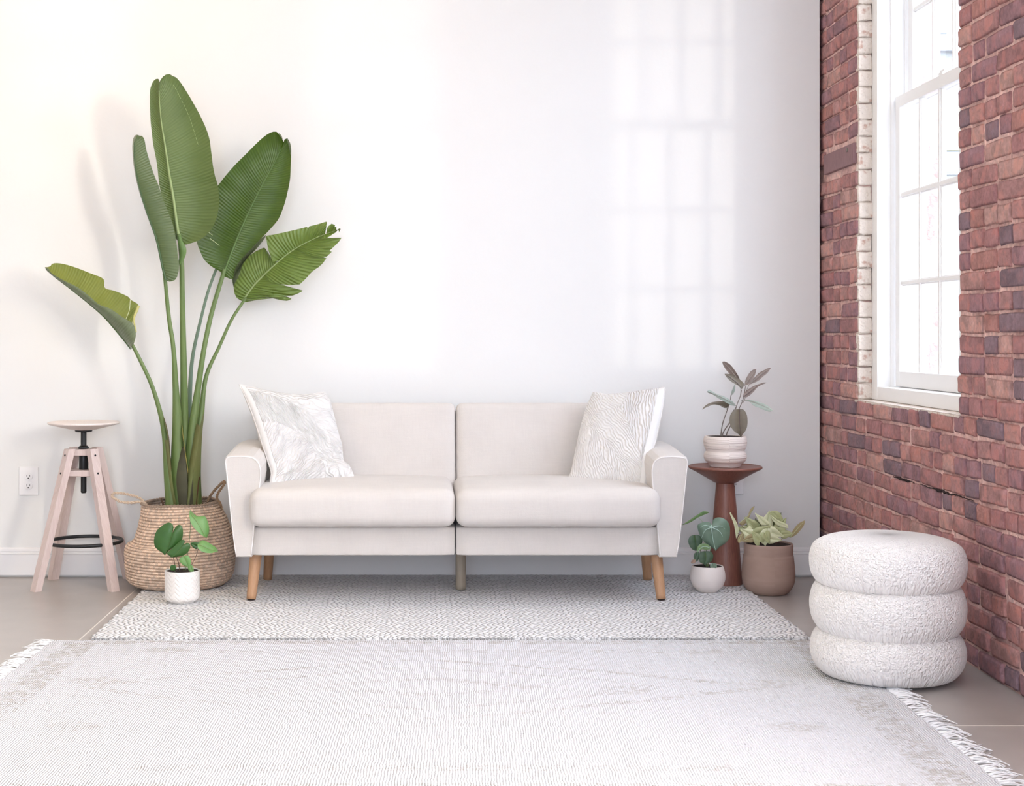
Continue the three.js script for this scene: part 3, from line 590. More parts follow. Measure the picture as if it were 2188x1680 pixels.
// ---------------------------------------------------------------- stool
const beech = mat([255, 255, 255], 0.55, { map: woodMap([222, 204, 198], [204, 182, 175], 201, 0.2) }), beechSeat = mat([255, 255, 255], 0.5, { map: woodMap([238, 228, 222], [222, 208, 202], 203, 0.2) });
const blackSteel = mat([38, 40, 42], 0.42, { metalness: 0.3 });
{
  const cx = -1.424, cz = 0.21, t = thing('screw_stool', 'pale wooden four-legged stool with round dished seat and black screw post', 'stool', V(cx, 0, cz));
  const seatY = 0.688;
  const seat = part(t, 'seat', lathe(curveProfile([[0.0, seatY - 0.034], [0.04, seatY - 0.033], [0.075, seatY - 0.026], [0.12, seatY - 0.015], [0.146, seatY - 0.008], [0.1495, seatY - 0.004], [0.148, seatY], [0.135, seatY + 0.0005], [0.09, seatY - 0.004], [0.0, seatY - 0.006]], 60), 72, V(cx, 0, cz)), beechSeat);
  part(t, 'seat_mount', lathe([[0, 0.647], [0.034, 0.647], [0.036, 0.651], [0.036, 0.6545], [0, 0.655]], 32, V(cx, 0, cz)), blackSteel);
  const thread = []; for (let i = 0; i <= 120; i++) { const y = 0.395 + (0.65 - 0.395) * i / 120; thread.push([0.0118 + 0.0006 * (i % 2), y]); }
  part(t, 'screw_post', lathe([[0, 0.388], [0.009, 0.388], [0.0118, 0.392], ...thread, [0, 0.65]], 28, V(cx, 0, cz)), blackSteel);
  part(t, 'flange', lathe([[0.012, 0.5755], [0.0215, 0.5755], [0.022, 0.582], [0.016, 0.588], [0.013, 0.589]], 28, V(cx, 0, cz)), blackSteel);
  part(t, 'sleeve', lathe([[0.012, 0.488], [0.0195, 0.488], [0.0195, 0.549], [0.012, 0.549]], 28, V(cx, 0, cz)), blackSteel);
  for (const [y0, y1, r] of [[0.548, 0.575, 0.058], [0.462, 0.488, 0.074]]) {
    const g = new THREE.CylinderGeometry(r, r, y1 - y0, 4, 1).rotateY(0).translate(cx, (y0 + y1) / 2, cz);
    part(t, 'brace_plate', metric(box(cx - r * 0.72, cx + r * 0.72, y0, y1, cz - r * 0.72, cz + r * 0.72, 0.004)), beech);
  }
  const corners = [[-1, 1, 0.162, 0.15], [1, 1, 0.158, 0.145], [-1, -1, 0.165, 0.145], [1, -1, 0.158, 0.155]];
  for (const [sx, sz, bx, bz] of corners) {
    const top = V(cx + sx * 0.047, 0.578, cz + sz * 0.047), foot = V(cx + sx * bx, 0, cz + sz * bz), hw = 0.019, hd = 0.0155;
    // a square-cut board, its wide side facing outward along the diagonal, both ends cut level
    const rad = V(sx, 0, sz).normalize(), tan = V(-sz, 0, sx).normalize(), pos = [], idx = [];
    for (const p of [foot, top]) for (const [a, b] of [[-1, -1], [1, -1], [1, 1], [-1, 1]]) { const q = p.clone().addScaledVector(tan, a * hw).addScaledVector(rad, b * hd); pos.push(q.x, q.y, q.z); }
    const g = new THREE.BufferGeometry(); g.setAttribute('position', new THREE.Float32BufferAttribute(pos, 3));
    const quad = (a, b, c, d) => idx.push(a, b, c, a, c, d), flipQ = V(-sz, 0, sx).cross(V(0, 1, 0)).dot(rad) > 0;
    for (let k = 0; k < 4; k++) { const n = (k + 1) % 4; quad(k, n, n + 4, k + 4); } quad(4, 5, 6, 7); quad(3, 2, 1, 0);
    g.setIndex(idx); const flat = g.toNonIndexed(); flat.computeVertexNormals();
    const nn = flat.attributes.normal, pp = flat.attributes.position, mid = top.clone().add(foot).multiplyScalar(0.5); let out = 0;
    for (let i = 0; i < pp.count; i++) out += V(pp.getX(i), pp.getY(i), pp.getZ(i)).sub(mid).dot(V(nn.getX(i), nn.getY(i), nn.getZ(i)));
    if (out < 0) { const a = pp.array; for (let i = 0; i < a.length; i += 9) for (let k = 0; k < 3; k++) { const s = a[i + k]; a[i + k] = a[i + 3 + k]; a[i + 3 + k] = s; } flat.computeVertexNormals(); }
    const leg = part(t, 'leg', metric(flat), beech);
    for (const y of [0.552, 0.478]) { const k = (0.578 - y) / 0.578, p = top.clone().lerp(foot, k).addScaledVector(rad, hd + 0.0002); part(leg, 'bolt', new THREE.CylinderGeometry(0.0042, 0.0042, 0.003, 12).rotateX(Math.PI / 2).rotateY(Math.atan2(sx, sz)).translate(p.x, p.y, p.z), blackSteel); }
  }
  part(t, 'foot_ring', new THREE.TorusGeometry(0.153, 0.0075, 14, 72).rotateX(Math.PI / 2).translate(cx + 0.006, 0.185, cz), blackSteel);
}

// ---------------------------------------------------------------- basket
const braid = (u, v) => { const row = Math.floor(v * 8), f = v * 8 - row, a = u * 24 + (row % 2 ? 1 : -1) * f * 1.5; return Math.sin(Math.PI * f) ** 0.5 * (0.72 + 0.28 * Math.abs(Math.sin(a * Math.PI))); };
const grassMap = texture(512, 512, (u, v) => { const b = braid(u, v), n = fbm(u, v, 24, 3, 211), row = Math.floor(v * 8); return mul(mixc([208, 176, 154], [252, 232, 214], clamp(b * 0.75 + 0.35 * n, 0, 1)), 0.86 + 0.2 * hash(row, Math.floor(u * 24), 3)); }, true, 0.24, 0.096);
const grassBump = texture(512, 512, (u, v) => braid(u, v), false, 0.24, 0.096);
const seagrass = mat([255, 248, 242], 0.9, { map: grassMap, bumpMap: grassBump, bumpScale: 0.005 });
const cordMat = mat([206, 184, 162], 0.9), soilMat = mat([58, 46, 40], 1, { bumpMap: brickBump, bumpScale: 0.01 });
const BKX = -1.008, BKZ = 0.262;
{
  const t = thing('belly_basket', 'woven seagrass belly basket with rope handles holding the tall plant', 'basket', V(BKX, RUG_H, BKZ));
  const left = curveProfile([[0.185, 0.002], [0.213, 0.022], [0.224, 0.06], [0.2275, 0.115], [0.226, 0.162], [0.218, 0.178], [0.2, 0.19], [0.188, 0.205], [0.177, 0.24], [0.166, 0.285], [0.158, 0.345], [0.158, 0.353]], 150);
  const right = curveProfile([[0.18, 0.002], [0.206, 0.022], [0.222, 0.06], [0.2265, 0.115], [0.226, 0.15], [0.222, 0.18], [0.216, 0.21], [0.208, 0.245], [0.195, 0.285], [0.172, 0.33], [0.16, 0.352], [0.159, 0.357]], 150);
  const S = 160, rows = 150, pos = [], uv = [], idx = [];
  for (let i = 0; i <= rows; i++) for (let k = 0; k <= S; k++) {
    const a = k / S * Math.PI * 2, w = smooth(-0.75, 0.75, Math.cos(a)), [r0, y0] = left[i], [r1, y1] = right[i];
    const r = lerp(r0, r1, w) + 0.0028 * Math.abs(Math.sin(i / rows * Math.PI * 30)) + 0.003 * (vnoise(k / 8, i / 10, 20, 215) - 0.5), y = lerp(y0, y1, w);
    pos.push(BKX + Math.cos(a) * r, Math.max(0.001, y) + RUG_H * (1 - i / rows), BKZ + Math.sin(a) * r); uv.push(a * 0.2, i / rows * 0.36);
  }
  for (let i = 0; i < rows; i++) for (let k = 0; k < S; k++) { const a = i * (S + 1) + k, b = a + S + 1; idx.push(a, b, a + 1, a + 1, b, b + 1); }
  const g = new THREE.BufferGeometry(); g.setAttribute('position', new THREE.Float32BufferAttribute(pos, 3)); g.setAttribute('uv', new THREE.Float32BufferAttribute(uv, 2)); g.setIndex(idx); g.computeVertexNormals();
  seagrass.side = THREE.DoubleSide;
  part(t, 'body', g, seagrass);
  part(t, 'bottom', lathe([[0.0, 0.003], [0.186, 0.003], [0.186, 0.006], [0.0, 0.006]], 48, V(BKX, RUG_H - 0.002, BKZ)), seagrass);
  const rim = []; for (let k = 0; k <= 64; k++) { const a = k / 64 * Math.PI * 2, w = smooth(-0.75, 0.75, Math.cos(a)); rim.push(V(BKX + Math.cos(a) * 0.158, lerp(0.353, 0.357, w) + 0.002 * Math.sin(a * 5), BKZ + Math.sin(a) * 0.158)); }
  part(t, 'rim', limb(rim, (q) => 0.0062 + 0.0014 * Math.sin(q * 6.283 * 70), 420, 8), seagrass);
  const rope = (px, z) => { // two strands twisted round each other
    const c = new THREE.CatmullRomCurve3(px.map(([x, y, dz]) => at(x, y, z + (dz ?? 0))), false, 'centripetal'), out = [];
    for (const k of [0, 1]) { const pts = []; for (let i = 0; i <= 140; i++) { const q = c.getPointAt(i / 140), d = c.getTangentAt(i / 140), a = V(0, 0, 1).cross(d).normalize(), b = d.clone().cross(a), w = i * 0.62 + k * Math.PI; pts.push(q.addScaledVector(a, Math.cos(w) * 0.0028).addScaledVector(b, Math.sin(w) * 0.0028)); } out.push(limb(pts, () => 0.0032, 280, 6)); }
    return merged(out);
  };
  part(t, 'handle', rope([[318, 1086], [313, 1080], [300, 1066], [282, 1059], [258, 1054.5], [242, 1055], [239, 1060], [246, 1066, 0.02], [258, 1072.5, 0.03], [280, 1074.5, 0.03], [300, 1073, 0.02], [312, 1079, 0.01], [319, 1089]], BKZ + 0.02), cordMat);
  part(t, 'handle', rope([[444, 1074], [446, 1066], [455, 1052], [466, 1040], [477, 1030], [480, 1033, 0.03], [472, 1045, 0.03], [465, 1056, 0.03], [464, 1066, 0.03], [470, 1075, 0.03], [473, 1086, 0.02]], BKZ + 0.02), mat([150, 122, 96], 0.9));
}

// ---------------------------------------------------------------- bird of paradise plant
const veins = (c0, c1, s, freq = 60, k = 1) => texture(256, 512, (u, v) => { const w = v * freq + 0.6 * fbm(u, v, 6, 3, s), r = Math.sin(w * 6.283), n = fbm(u, v, 5, 4, s + 3), f = vnoise(u * 20, v * freq * 3, 4096, s + 5); return mixc(c0, c1, clamp(0.42 + 0.1 * k * r + 0.6 * (n - 0.5) + 0.3 * (f - 0.5), 0, 1)); }, true, 0.5, 0.6);
const veinBump = texture(128, 512, (u, v) => 0.5 + 0.3 * Math.sin((v * 60 + 0.6 * fbm(u, v, 6, 3, 221)) * 6.283) + 0.2 * fbm(u, v, 20, 2, 223), false, 0.5, 0.6);
const leafMat = (c0, c1, s, more = {}) => phys([255, 255, 255], 0.42, { map: veins(c0, c1, s), bumpMap: veinBump, bumpScale: 0.0018, side: THREE.DoubleSide, transmission: 0.12, thickness: 0, ...more });
const leafTall = leafMat([102, 120, 62], [78, 98, 42], 231), leafNarrow = leafMat([92, 108, 66], [70, 88, 46], 241), leafBroad = leafMat([76, 102, 14], [48, 76, 6], 251), leafTorn = leafMat([118, 138, 60], [82, 108, 34], 261, { bumpScale: 0.006 }), leafBacklit = leafMat([140, 146, 56], [104, 116, 32], 271, { transmission: 0.3, roughness: 0.6 }), leafGrey = leafMat([116, 126, 98], [96, 108, 76], 281);
const ribPale = mat([146, 162, 108], 0.5), ribGreen = mat([92, 120, 62], 0.5), ribDark = mat([62, 88, 38], 0.5);
const stemGreen = mat([255, 255, 255], 0.45, { map: texture(128, 256, (u, v) => mixc([112, 130, 76], [90, 112, 58], clamp(0.5 * fbm(u, v, 6, 3, 291) + 0.6 * vnoise(u * 30, v * 3, 4096, 293), 0, 1)), true, 1, 0.4) });
const sheathMat = mat([255, 255, 255], 0.55, { map: texture(128, 256, (u, v) => mixc([122, 132, 76], [102, 100, 60], fbm(u, v, 7, 4, 295)), true, 1, 0.4) }), sheathDark = mat([255, 255, 255], 0.6, { map: texture(128, 256, (u, v) => mixc([88, 88, 62], [56, 50, 40], fbm(u, v, 6, 4, 297)), true, 1, 0.4) }), sheathEdge = mat([196, 178, 96], 0.6), husk = mat([92, 66, 46], 0.9);
{
  const t = thing('bird_of_paradise_plant', 'tall plant with six stalks and large paddle leaves standing in the seagrass basket', 'plant', V(BKX, 0.29, BKZ));
  part(t, 'nursery_pot', lathe([[0.0, 0.03], [0.11, 0.03], [0.135, 0.32], [0.138, 0.322], [0.131, 0.322], [0.126, 0.3], [0, 0.3]], 40, V(BKX, 0, BKZ)), mat([96, 60, 48], 0.7));
  part(t, 'soil', lathe([[0, 0.312], [0.09, 0.308], [0.13, 0.304]], 40, V(BKX, 0, BKZ)), soilMat);
  const stem = (pts, w, m = stemGreen, n = 60) => part(t, 'stalk', limb(pts.map(([x, y, z]) => at(x, y, z)), (q) => w(q), n, 14), m);
  const W = (...k) => (q) => { const s = q * (k.length - 1), i = Math.min(k.length - 2, Math.floor(s)), r = lerp(k[i], k[i + 1], s - i); return [r, r * 0.8]; };
  // base -> leaf; radii in metres
  stem([[366, 1090, 0.30], [366, 1075, 0.30], [358.6, 1000, 0.30], [351.5, 927, 0.30], [343, 885, 0.31], [324, 823, 0.32], [302, 775, 0.33], [283, 738, 0.34], [276, 727, 0.34]], W(0.026, 0.0215, 0.014, 0.011, 0.0088, 0.008, 0.007));
  stem([[385, 1090, 0.29], [384, 1060, 0.29], [381.5, 1000, 0.29], [379, 900, 0.30], [375, 823, 0.31], [370, 740, 0.33], [361, 680, 0.34], [353, 600, 0.36], [351, 585, 0.365]], W(0.038, 0.034, 0.024, 0.014, 0.0095, 0.0085, 0.0075));
  stem([[396, 1090, 0.25], [395, 1000, 0.26], [394, 900, 0.27], [393, 823, 0.29], [391.5, 740, 0.31], [389.5, 640, 0.34], [388, 560, 0.36], [385, 520, 0.37], [382, 500, 0.37]], W(0.034, 0.026, 0.018, 0.0145, 0.012, 0.0105, 0.009));
  stem([[404, 1090, 0.2], [404, 930, 0.2], [406, 830, 0.2], [412, 760, 0.2], [429, 683, 0.2], [445, 622, 0.2], [461, 578, 0.19], [474, 548, 0.19]], W(0.024, 0.016, 0.0105, 0.0075, 0.0062, 0.0058), mat([112, 132, 110], 0.5));
  stem([[408, 1090, 0.28], [409, 1000, 0.28], [412, 920, 0.28], [424, 823, 0.28], [437, 740, 0.28], [452, 670, 0.27], [475, 592, 0.26], [480, 575, 0.26]], W(0.036, 0.03, 0.02, 0.013, 0.0105, 0.0095, 0.0085));
  stem([[416, 1090, 0.27], [418, 1010, 0.27], [424, 930, 0.27], [430, 885, 0.26], [441, 803, 0.25], [468, 742, 0.23], [495, 683, 0.22], [519, 646, 0.21], [526, 636, 0.21]], W(0.032, 0.022, 0.0155, 0.0105, 0.0078, 0.0066, 0.006));
  // old sheaths wrapping the foot, with dry edges
  const sheath = (mid, l, r, m, edgeM) => { const b = leafBlade(mid, l, r, { z: 0.33, zl: 0.305, zr: 0.305, N: 30, M: 6, bow: 0.12 }); const o = part(t, 'sheath', b.geo, m); m.side = THREE.DoubleSide; if (edgeM) { const c = chain(r, 0.307); part(o, 'dry_edge', ribGeo(c, 0.0022, 0.001, 0.02, 0.98, 0.001), edgeM); } return o; };
  sheath([[399, 1084], [400, 1040], [398, 1000], [394, 955]], [[376, 1084], [371, 1040], [374, 1000], [388, 956]], [[412, 1084], [402, 1010], [392, 940], [388, 905]], sheathDark, sheathEdge);
  sheath([[400, 1084], [410, 1030], [418, 980], [428, 910]], [[386, 1084], [397, 1035], [405, 985], [420, 905]], [[425, 1084], [427, 1000], [432, 930], [436, 880]], sheathMat);
  sheath([[405, 1084], [409, 1050], [412, 1025], [413, 1005]], [[388, 1084], [394, 1050], [399, 1022], [407, 1000]], [[422, 1084], [422, 1050], [421, 1025], [418, 1005]], sheathDark);
  sheath([[378, 1084], [370, 1040], [364, 990], [360, 940]], [[370, 1084], [361, 1040], [356, 990], [352, 940]], [[377, 1084], [366, 1010], [360, 930], [350, 890]], sheathMat, husk);
  part(t, 'dry_stub', limb([at(416, 1088, 0.31), at(421, 1050, 0.31), at(424, 1030, 0.31), at(427, 1019, 0.31)], (q) => lerp(0.009, 0.002, q), 16, 8), husk);
  part(t, 'dry_stub', limb([at(352, 1088, 0.28), at(347, 1073, 0.28), at(344, 1064, 0.28)], (q) => lerp(0.006, 0.002, q), 10, 8), husk);

  const leaf = (b, m, rm, r0 = 0.0055, r1 = 0.0012, lift = 0.002) => { const o = part(t, 'leaf', b.geo, m); if (rm) part(o, 'midrib', ribGeo(b.mid, r0, r1, 0, 0.95, lift), rm); return o; };
  // the tallest leaf
  leaf(leafBlade([[384, 516, 0.36], [378.6, 484, 0.37], [370, 420, 0.385], [363, 380, 0.395], [354, 318.6, 0.415], [344, 254, 0.435], [340, 197, 0.455], [340, 176, 0.465]],
    [[381, 516], [372, 505], [360, 470], [350, 435], [341, 400], [338, 376], [334, 343], [329, 319], [323.6, 280], [321, 249], [320, 211], [321, 189], [327, 174], [332, 169], [337, 168], [340, 169.5], [340.5, 176]],
    [[387, 517], [391, 523], [407, 520], [418.6, 516], [431, 510], [448.6, 493], [461, 470], [467, 440], [468, 424], [463.6, 391], [460, 380], [454, 351], [451, 326], [447, 297], [438.6, 271], [420, 233], [401, 200], [384, 174], [376, 165], [373, 164.5], [360, 157.5], [350, 162], [344, 169], [340.5, 176]], { z: 0.385, zl: [0.36, 0.465], zr: [0.355, 0.465], N: 60, M: 12, bow: -0.12, ripple: 0.002, gutter: -0.004 }), leafTall, ribPale, 0.0072, 0.0015, 0.001);
  // a broken fold line down the right half of that leaf, and pale marks on the broad one
  {
    const tall = t.children[t.children.length - 1], fold = [[369, 180], [378, 194], [387, 213], [396, 230], [403, 247], [408, 259], [413, 275], [418, 292], [424, 311]];
    for (let k = 0; k + 1 < fold.length; k++) for (const [a, b] of [[0.1, 0.42], [0.55, 0.9]]) { const z = lerp(0.462, 0.43, (k + 0.5) / 8) - 0.001, P = (q) => at(lerp(fold[k][0], fold[k + 1][0], q), lerp(fold[k][1], fold[k + 1][1], q), z + 0.004); part(tall, 'fold_mark', limb([P(a), P(b)], () => 0.0009, 3, 5, true), ribPale); }
  }
  // the twisted neck of that leaf
  part(t, 'leaf_neck', limb([at(383, 505, 0.385), at(386, 520, 0.39), at(391, 533, 0.39), at(390, 545, 0.385), at(386, 558, 0.38), at(384, 565, 0.375)], (q) => [0.005 + 0.0085 * Math.sin(Math.PI * q), 0.006], 24, 10), ribGreen);
  // narrow leaf folded along its midrib
  leaf(leafBlade([[354, 598], [350, 583], [342, 545], [332, 503], [315, 456], [300, 408], [291, 368], [286.5, 329], [287, 305], [293, 289]].map((q) => [...q, 0.425]),
    [[353, 599], [347, 577], [339.5, 541], [329.5, 503], [312.5, 456], [296.5, 406], [288, 369], [283.3, 328.6], [283, 308.6], [286.5, 292], [292.5, 287]],
    [[356, 599.5], [362, 602], [374, 598.6], [380, 588], [383, 570], [380, 541], [375, 506], [368.6, 477], [350, 430], [337, 391], [331, 378], [313, 321], [308.6, 298.6], [305, 292], [301, 288.6], [297, 291], [294, 288]], { z: 0.42, zl: 0.375, zr: [0.425, 0.40], N: 54, M: 10, bow: 0.1, ripple: 0.0015 }), leafNarrow, leafMidDark(), 0.005, 0.0015, 0.001);
  // broad dark leaf
  leaf(leafBlade([[477, 590], [486, 563], [495, 539], [517, 484.6], [539.5, 436], [564, 389], [588, 345], [602, 314.5], [606, 303]].map((q) => [...q, 0.255]),
    [[474, 583], [465, 577], [452.5, 570], [436, 555], [428, 539], [420, 517], [419, 495], [428, 465], [440, 435], [455, 408], [470, 390], [477, 381], [497, 357], [523, 331], [548, 306], [566, 290], [578, 283], [590, 281], [598, 290], [603, 297], [606, 304]],
    [[480, 591], [491, 596], [497, 597], [501, 578], [511, 559.5], [531, 537], [552, 515], [572, 495], [592, 472], [602, 452], [612, 420], [619.5, 383], [621, 351], [621.5, 317], [616.5, 300], [612, 295.5], [609, 296], [606.5, 304]], { z: 0.255, zl: [0.27, 0.30], zr: [0.24, 0.27], N: 60, M: 12, bow: -0.14, ripple: 0.002, gutter: -0.004 }), leafBroad, ribGreen, 0.0042, 0.001, 0.001);
  for (const [a, b] of [[[446, 497], [454, 503]], [[448, 509], [469, 525]]]) part(t.children[t.children.length - 1], 'pale_mark', limb([at(a[0], a[1], 0.29), at(b[0], b[1], 0.287)], () => 0.001, 3, 5, true), mat([196, 206, 160], 0.6));
  // curled tips of the broad leaf
  part(t, 'leaf_tip', leafBlade([[598, 290, 0.3], [603, 298, 0.3]], [[594, 283], [601, 289], [604, 298]], [[597, 290], [600, 294], [604, 299]], { z: 0.302, N: 12, M: 3 }).geo, leafGrey);
  part(t, 'leaf_tip', leafBlade([[613, 296, 0.275], [621, 330, 0.275]], [[612, 297], [617, 310], [620.5, 332]], [[614, 295], [620, 306], [622.3, 322], [621.5, 332]], { z: 0.278, N: 12, M: 3 }).geo, leafGrey);
  // torn leaf on the right: strips parted by splits down to the midrib
  {
    const mid = chain([[519, 643], [539.5, 613.6], [563, 588.6], [587, 566], [611, 545.7], [635, 529], [664.5, 513.6], [694, 500.5], [712, 495], [727.6, 489]], [0.2, 0.26]);
    const strips = [
      [0.0, 0.44, [[516, 643], [506, 637], [501, 627], [499, 612], [508.6, 594], [519, 565], [531, 548], [547, 537], [565, 528.5], [575, 543], [588, 562]], 0.20, 0],
      [0.44, 0.86, [[583, 560], [573, 533], [568, 504], [584, 502], [601, 498], [629, 492], [657, 484.5], [659, 488], [660.5, 484], [680, 479], [699, 473], [697, 486], [695, 499]], 0.25, 0],
      [0.88, 1.0, [[697, 498], [699, 488], [702, 483], [708.6, 478], [716, 481], [714, 486], [719, 484], [717, 494], [727.6, 489]], 0.27, 0],
      [0.0, 0.16, [[524, 646], [551, 641], [587, 637], [597, 641], [608.6, 643], [615, 643], [624, 638.6], [613, 634], [595, 632], [579, 631]], 0.19, 1],
      [0.12, 0.30, [[560, 628], [585, 632.5], [626, 632], [638, 627], [648.5, 621], [622, 616.5], [600, 611], [577.6, 603]], 0.2, 1],
      [0.28, 0.66, [[577, 602], [588, 605.5], [599, 607.6], [620, 609.5], [641, 608], [648, 601], [656, 593], [663, 585], [670.5, 578], [681, 571], [689.5, 563.6], [698.5, 551], [682, 552.5], [668, 550]], 0.225, 1],
      [0.60, 0.86, [[668, 549], [682, 550.5], [698, 549], [710, 537.5], [702, 538], [712, 529], [724, 517], [730.6, 507.6], [719, 513.5], [706, 515], [685, 512]], 0.25, 1],
      [0.86, 1.0, [[686, 511], [700, 508], [717, 497], [722, 492], [726, 487.5], [728, 490], [724, 497], [727.8, 490]], 0.26, 1],
    ];
    const list = strips.map(([t0, t1, e, z, s]) => bladeSide(mid, chain(e, z, true), { N: 44, M: 8, t0, t1, bow: 0.1, ripple: 0.003, waves: 5, phase: t0 * 9, flip: s === 0 }));
    const o = part(t, 'leaf', merged(list), leafTorn); part(o, 'midrib', ribGeo(mid, 0.0042, 0.001, 0, 0.98, 0.0015), ribPale);
    part(o, 'folded_flap', leafBlade([[505, 632, 0.19], [499, 595, 0.17], [520, 560, 0.16], [568, 504, 0.2]], [[504, 632], [496.5, 600], [497, 579], [506, 564], [536, 530], [552, 514], [568, 502]], [[507, 632], [508, 597], [520, 566], [531, 549], [548, 532], [567, 508]], { z: 0.185, N: 24, M: 5, bow: 0.05 }).geo, leafGrey);
  }
  // drooping leaf on the left, folded like a gutter: grey back towards the room, yellower inside, where backlight is put into the colour
  {
    const keel = [[280, 746], [267.5, 730], [248.7, 707.5], [223.7, 678.7], [192.5, 651], [155, 621], [117.5, 592.5], [100, 578.7], [95.8, 571]].map((q) => [...q, 0.34]);
    const mid = chain(keel);
    const near = chain([[280, 744], [287, 733], [291, 713], [285, 692.5], [267.5, 681], [252.5, 671], [236, 660], [211, 650], [192.5, 634], [167.5, 615], [130, 596], [108, 582], [104, 574], [96, 571]], (q) => 0.40 - 0.06 * q);
    const far = chain([[280, 742], [284, 715], [282.5, 689], [287, 668], [296, 652.5], [288, 646], [279, 641], [277, 640], [276, 636], [265, 630], [242.5, 621], [223, 615], [222.5, 600], [219, 595], [192.5, 584], [167.5, 574], [142.5, 566], [121, 562.3], [111, 564], [106, 570], [97, 571]], (q) => 0.26 + 0.07 * q);
    const a = bladeSide(mid, near, { N: 50, M: 8, bow: 0.25, flip: true }), b = bladeSide(mid, far, { N: 60, M: 10, bow: -0.12, ripple: 0.002 });
    const o = part(t, 'leaf', b, leafBacklit); part(o, 'outer_half', a, leafGrey, 'greyish underside folded towards the room'); part(o, 'midrib', ribGeo(mid, 0.004, 0.0015, 0, 0.98, -0.001), ribDark);
    part(o, 'rolled_edge', limb([at(296, 654, 0.3), at(291, 667, 0.31), at(286, 680, 0.32), at(288, 697, 0.33), at(291, 710, 0.34)], (q) => lerp(0.006, 0.003, q), 20, 8), mat([190, 186, 120], 0.6));
    part(o, 'split', limb([at(278.5, 641, 0.31), at(276, 664, 0.32), at(269, 682, 0.33)], () => 0.0009, 16, 6), mat([226, 230, 196], 0.6));
  }
}
function leafMidDark() { return mat([58, 84, 44], 0.5); }

// ---------------------------------------------------------------- small plant in the white cylinder pot
const heart = (_, c0, c1, s, r = 0.4) => phys([255, 255, 255], r, { map: veins(c0, c1, s, 24, 0.5), side: THREE.DoubleSide, transmission: 0.1, thickness: 0 });
const heartDark = heart('', [66, 110, 48], [42, 84, 32], 301), heartLight = heart('', [126, 170, 100], [92, 144, 76], 311), twigGreen = mat([98, 116, 74], 0.6), twigBrown = mat([112, 92, 76], 0.7);
const chevron = texture(256, 256, (u, v) => { const k = Math.abs(((u * 6) % 1) - 0.5) * 2, w = v * 9 + k * 0.9, f = w - Math.floor(w); return smooth(0.15, 0.3, f) * (1 - smooth(0.55, 0.7, f)); }, false, 0.2, 0.16);
const whiteClay = mat([242, 236, 230], 0.55), embossed = mat([242, 237, 232], 0.5, { bumpMap: chevron, bumpScale: -0.0012 });
function potted(name, label, base) { return thing(name, label, 'potted plant', base); }
function twig(t, pts, r0, r1, m) { return part(t, 'stem', limb(pts.map(([x, y, z]) => at(x, y, z)), (q) => lerp(r0, r1, q), 22, 8), m); }
function small(t, m, mid, l, r, o, rm, rw = 0.0012) { const b = leafBlade(mid, l, r, { N: 22, M: 6, bow: 0.12, ...o }); const e = part(t, 'leaf', b.geo, m); if (rm) part(e, 'midrib', ribGeo(b.mid, rw, rw * 0.4, 0, 0.94, o.lift ?? 0.002, 14), rm); return e; }
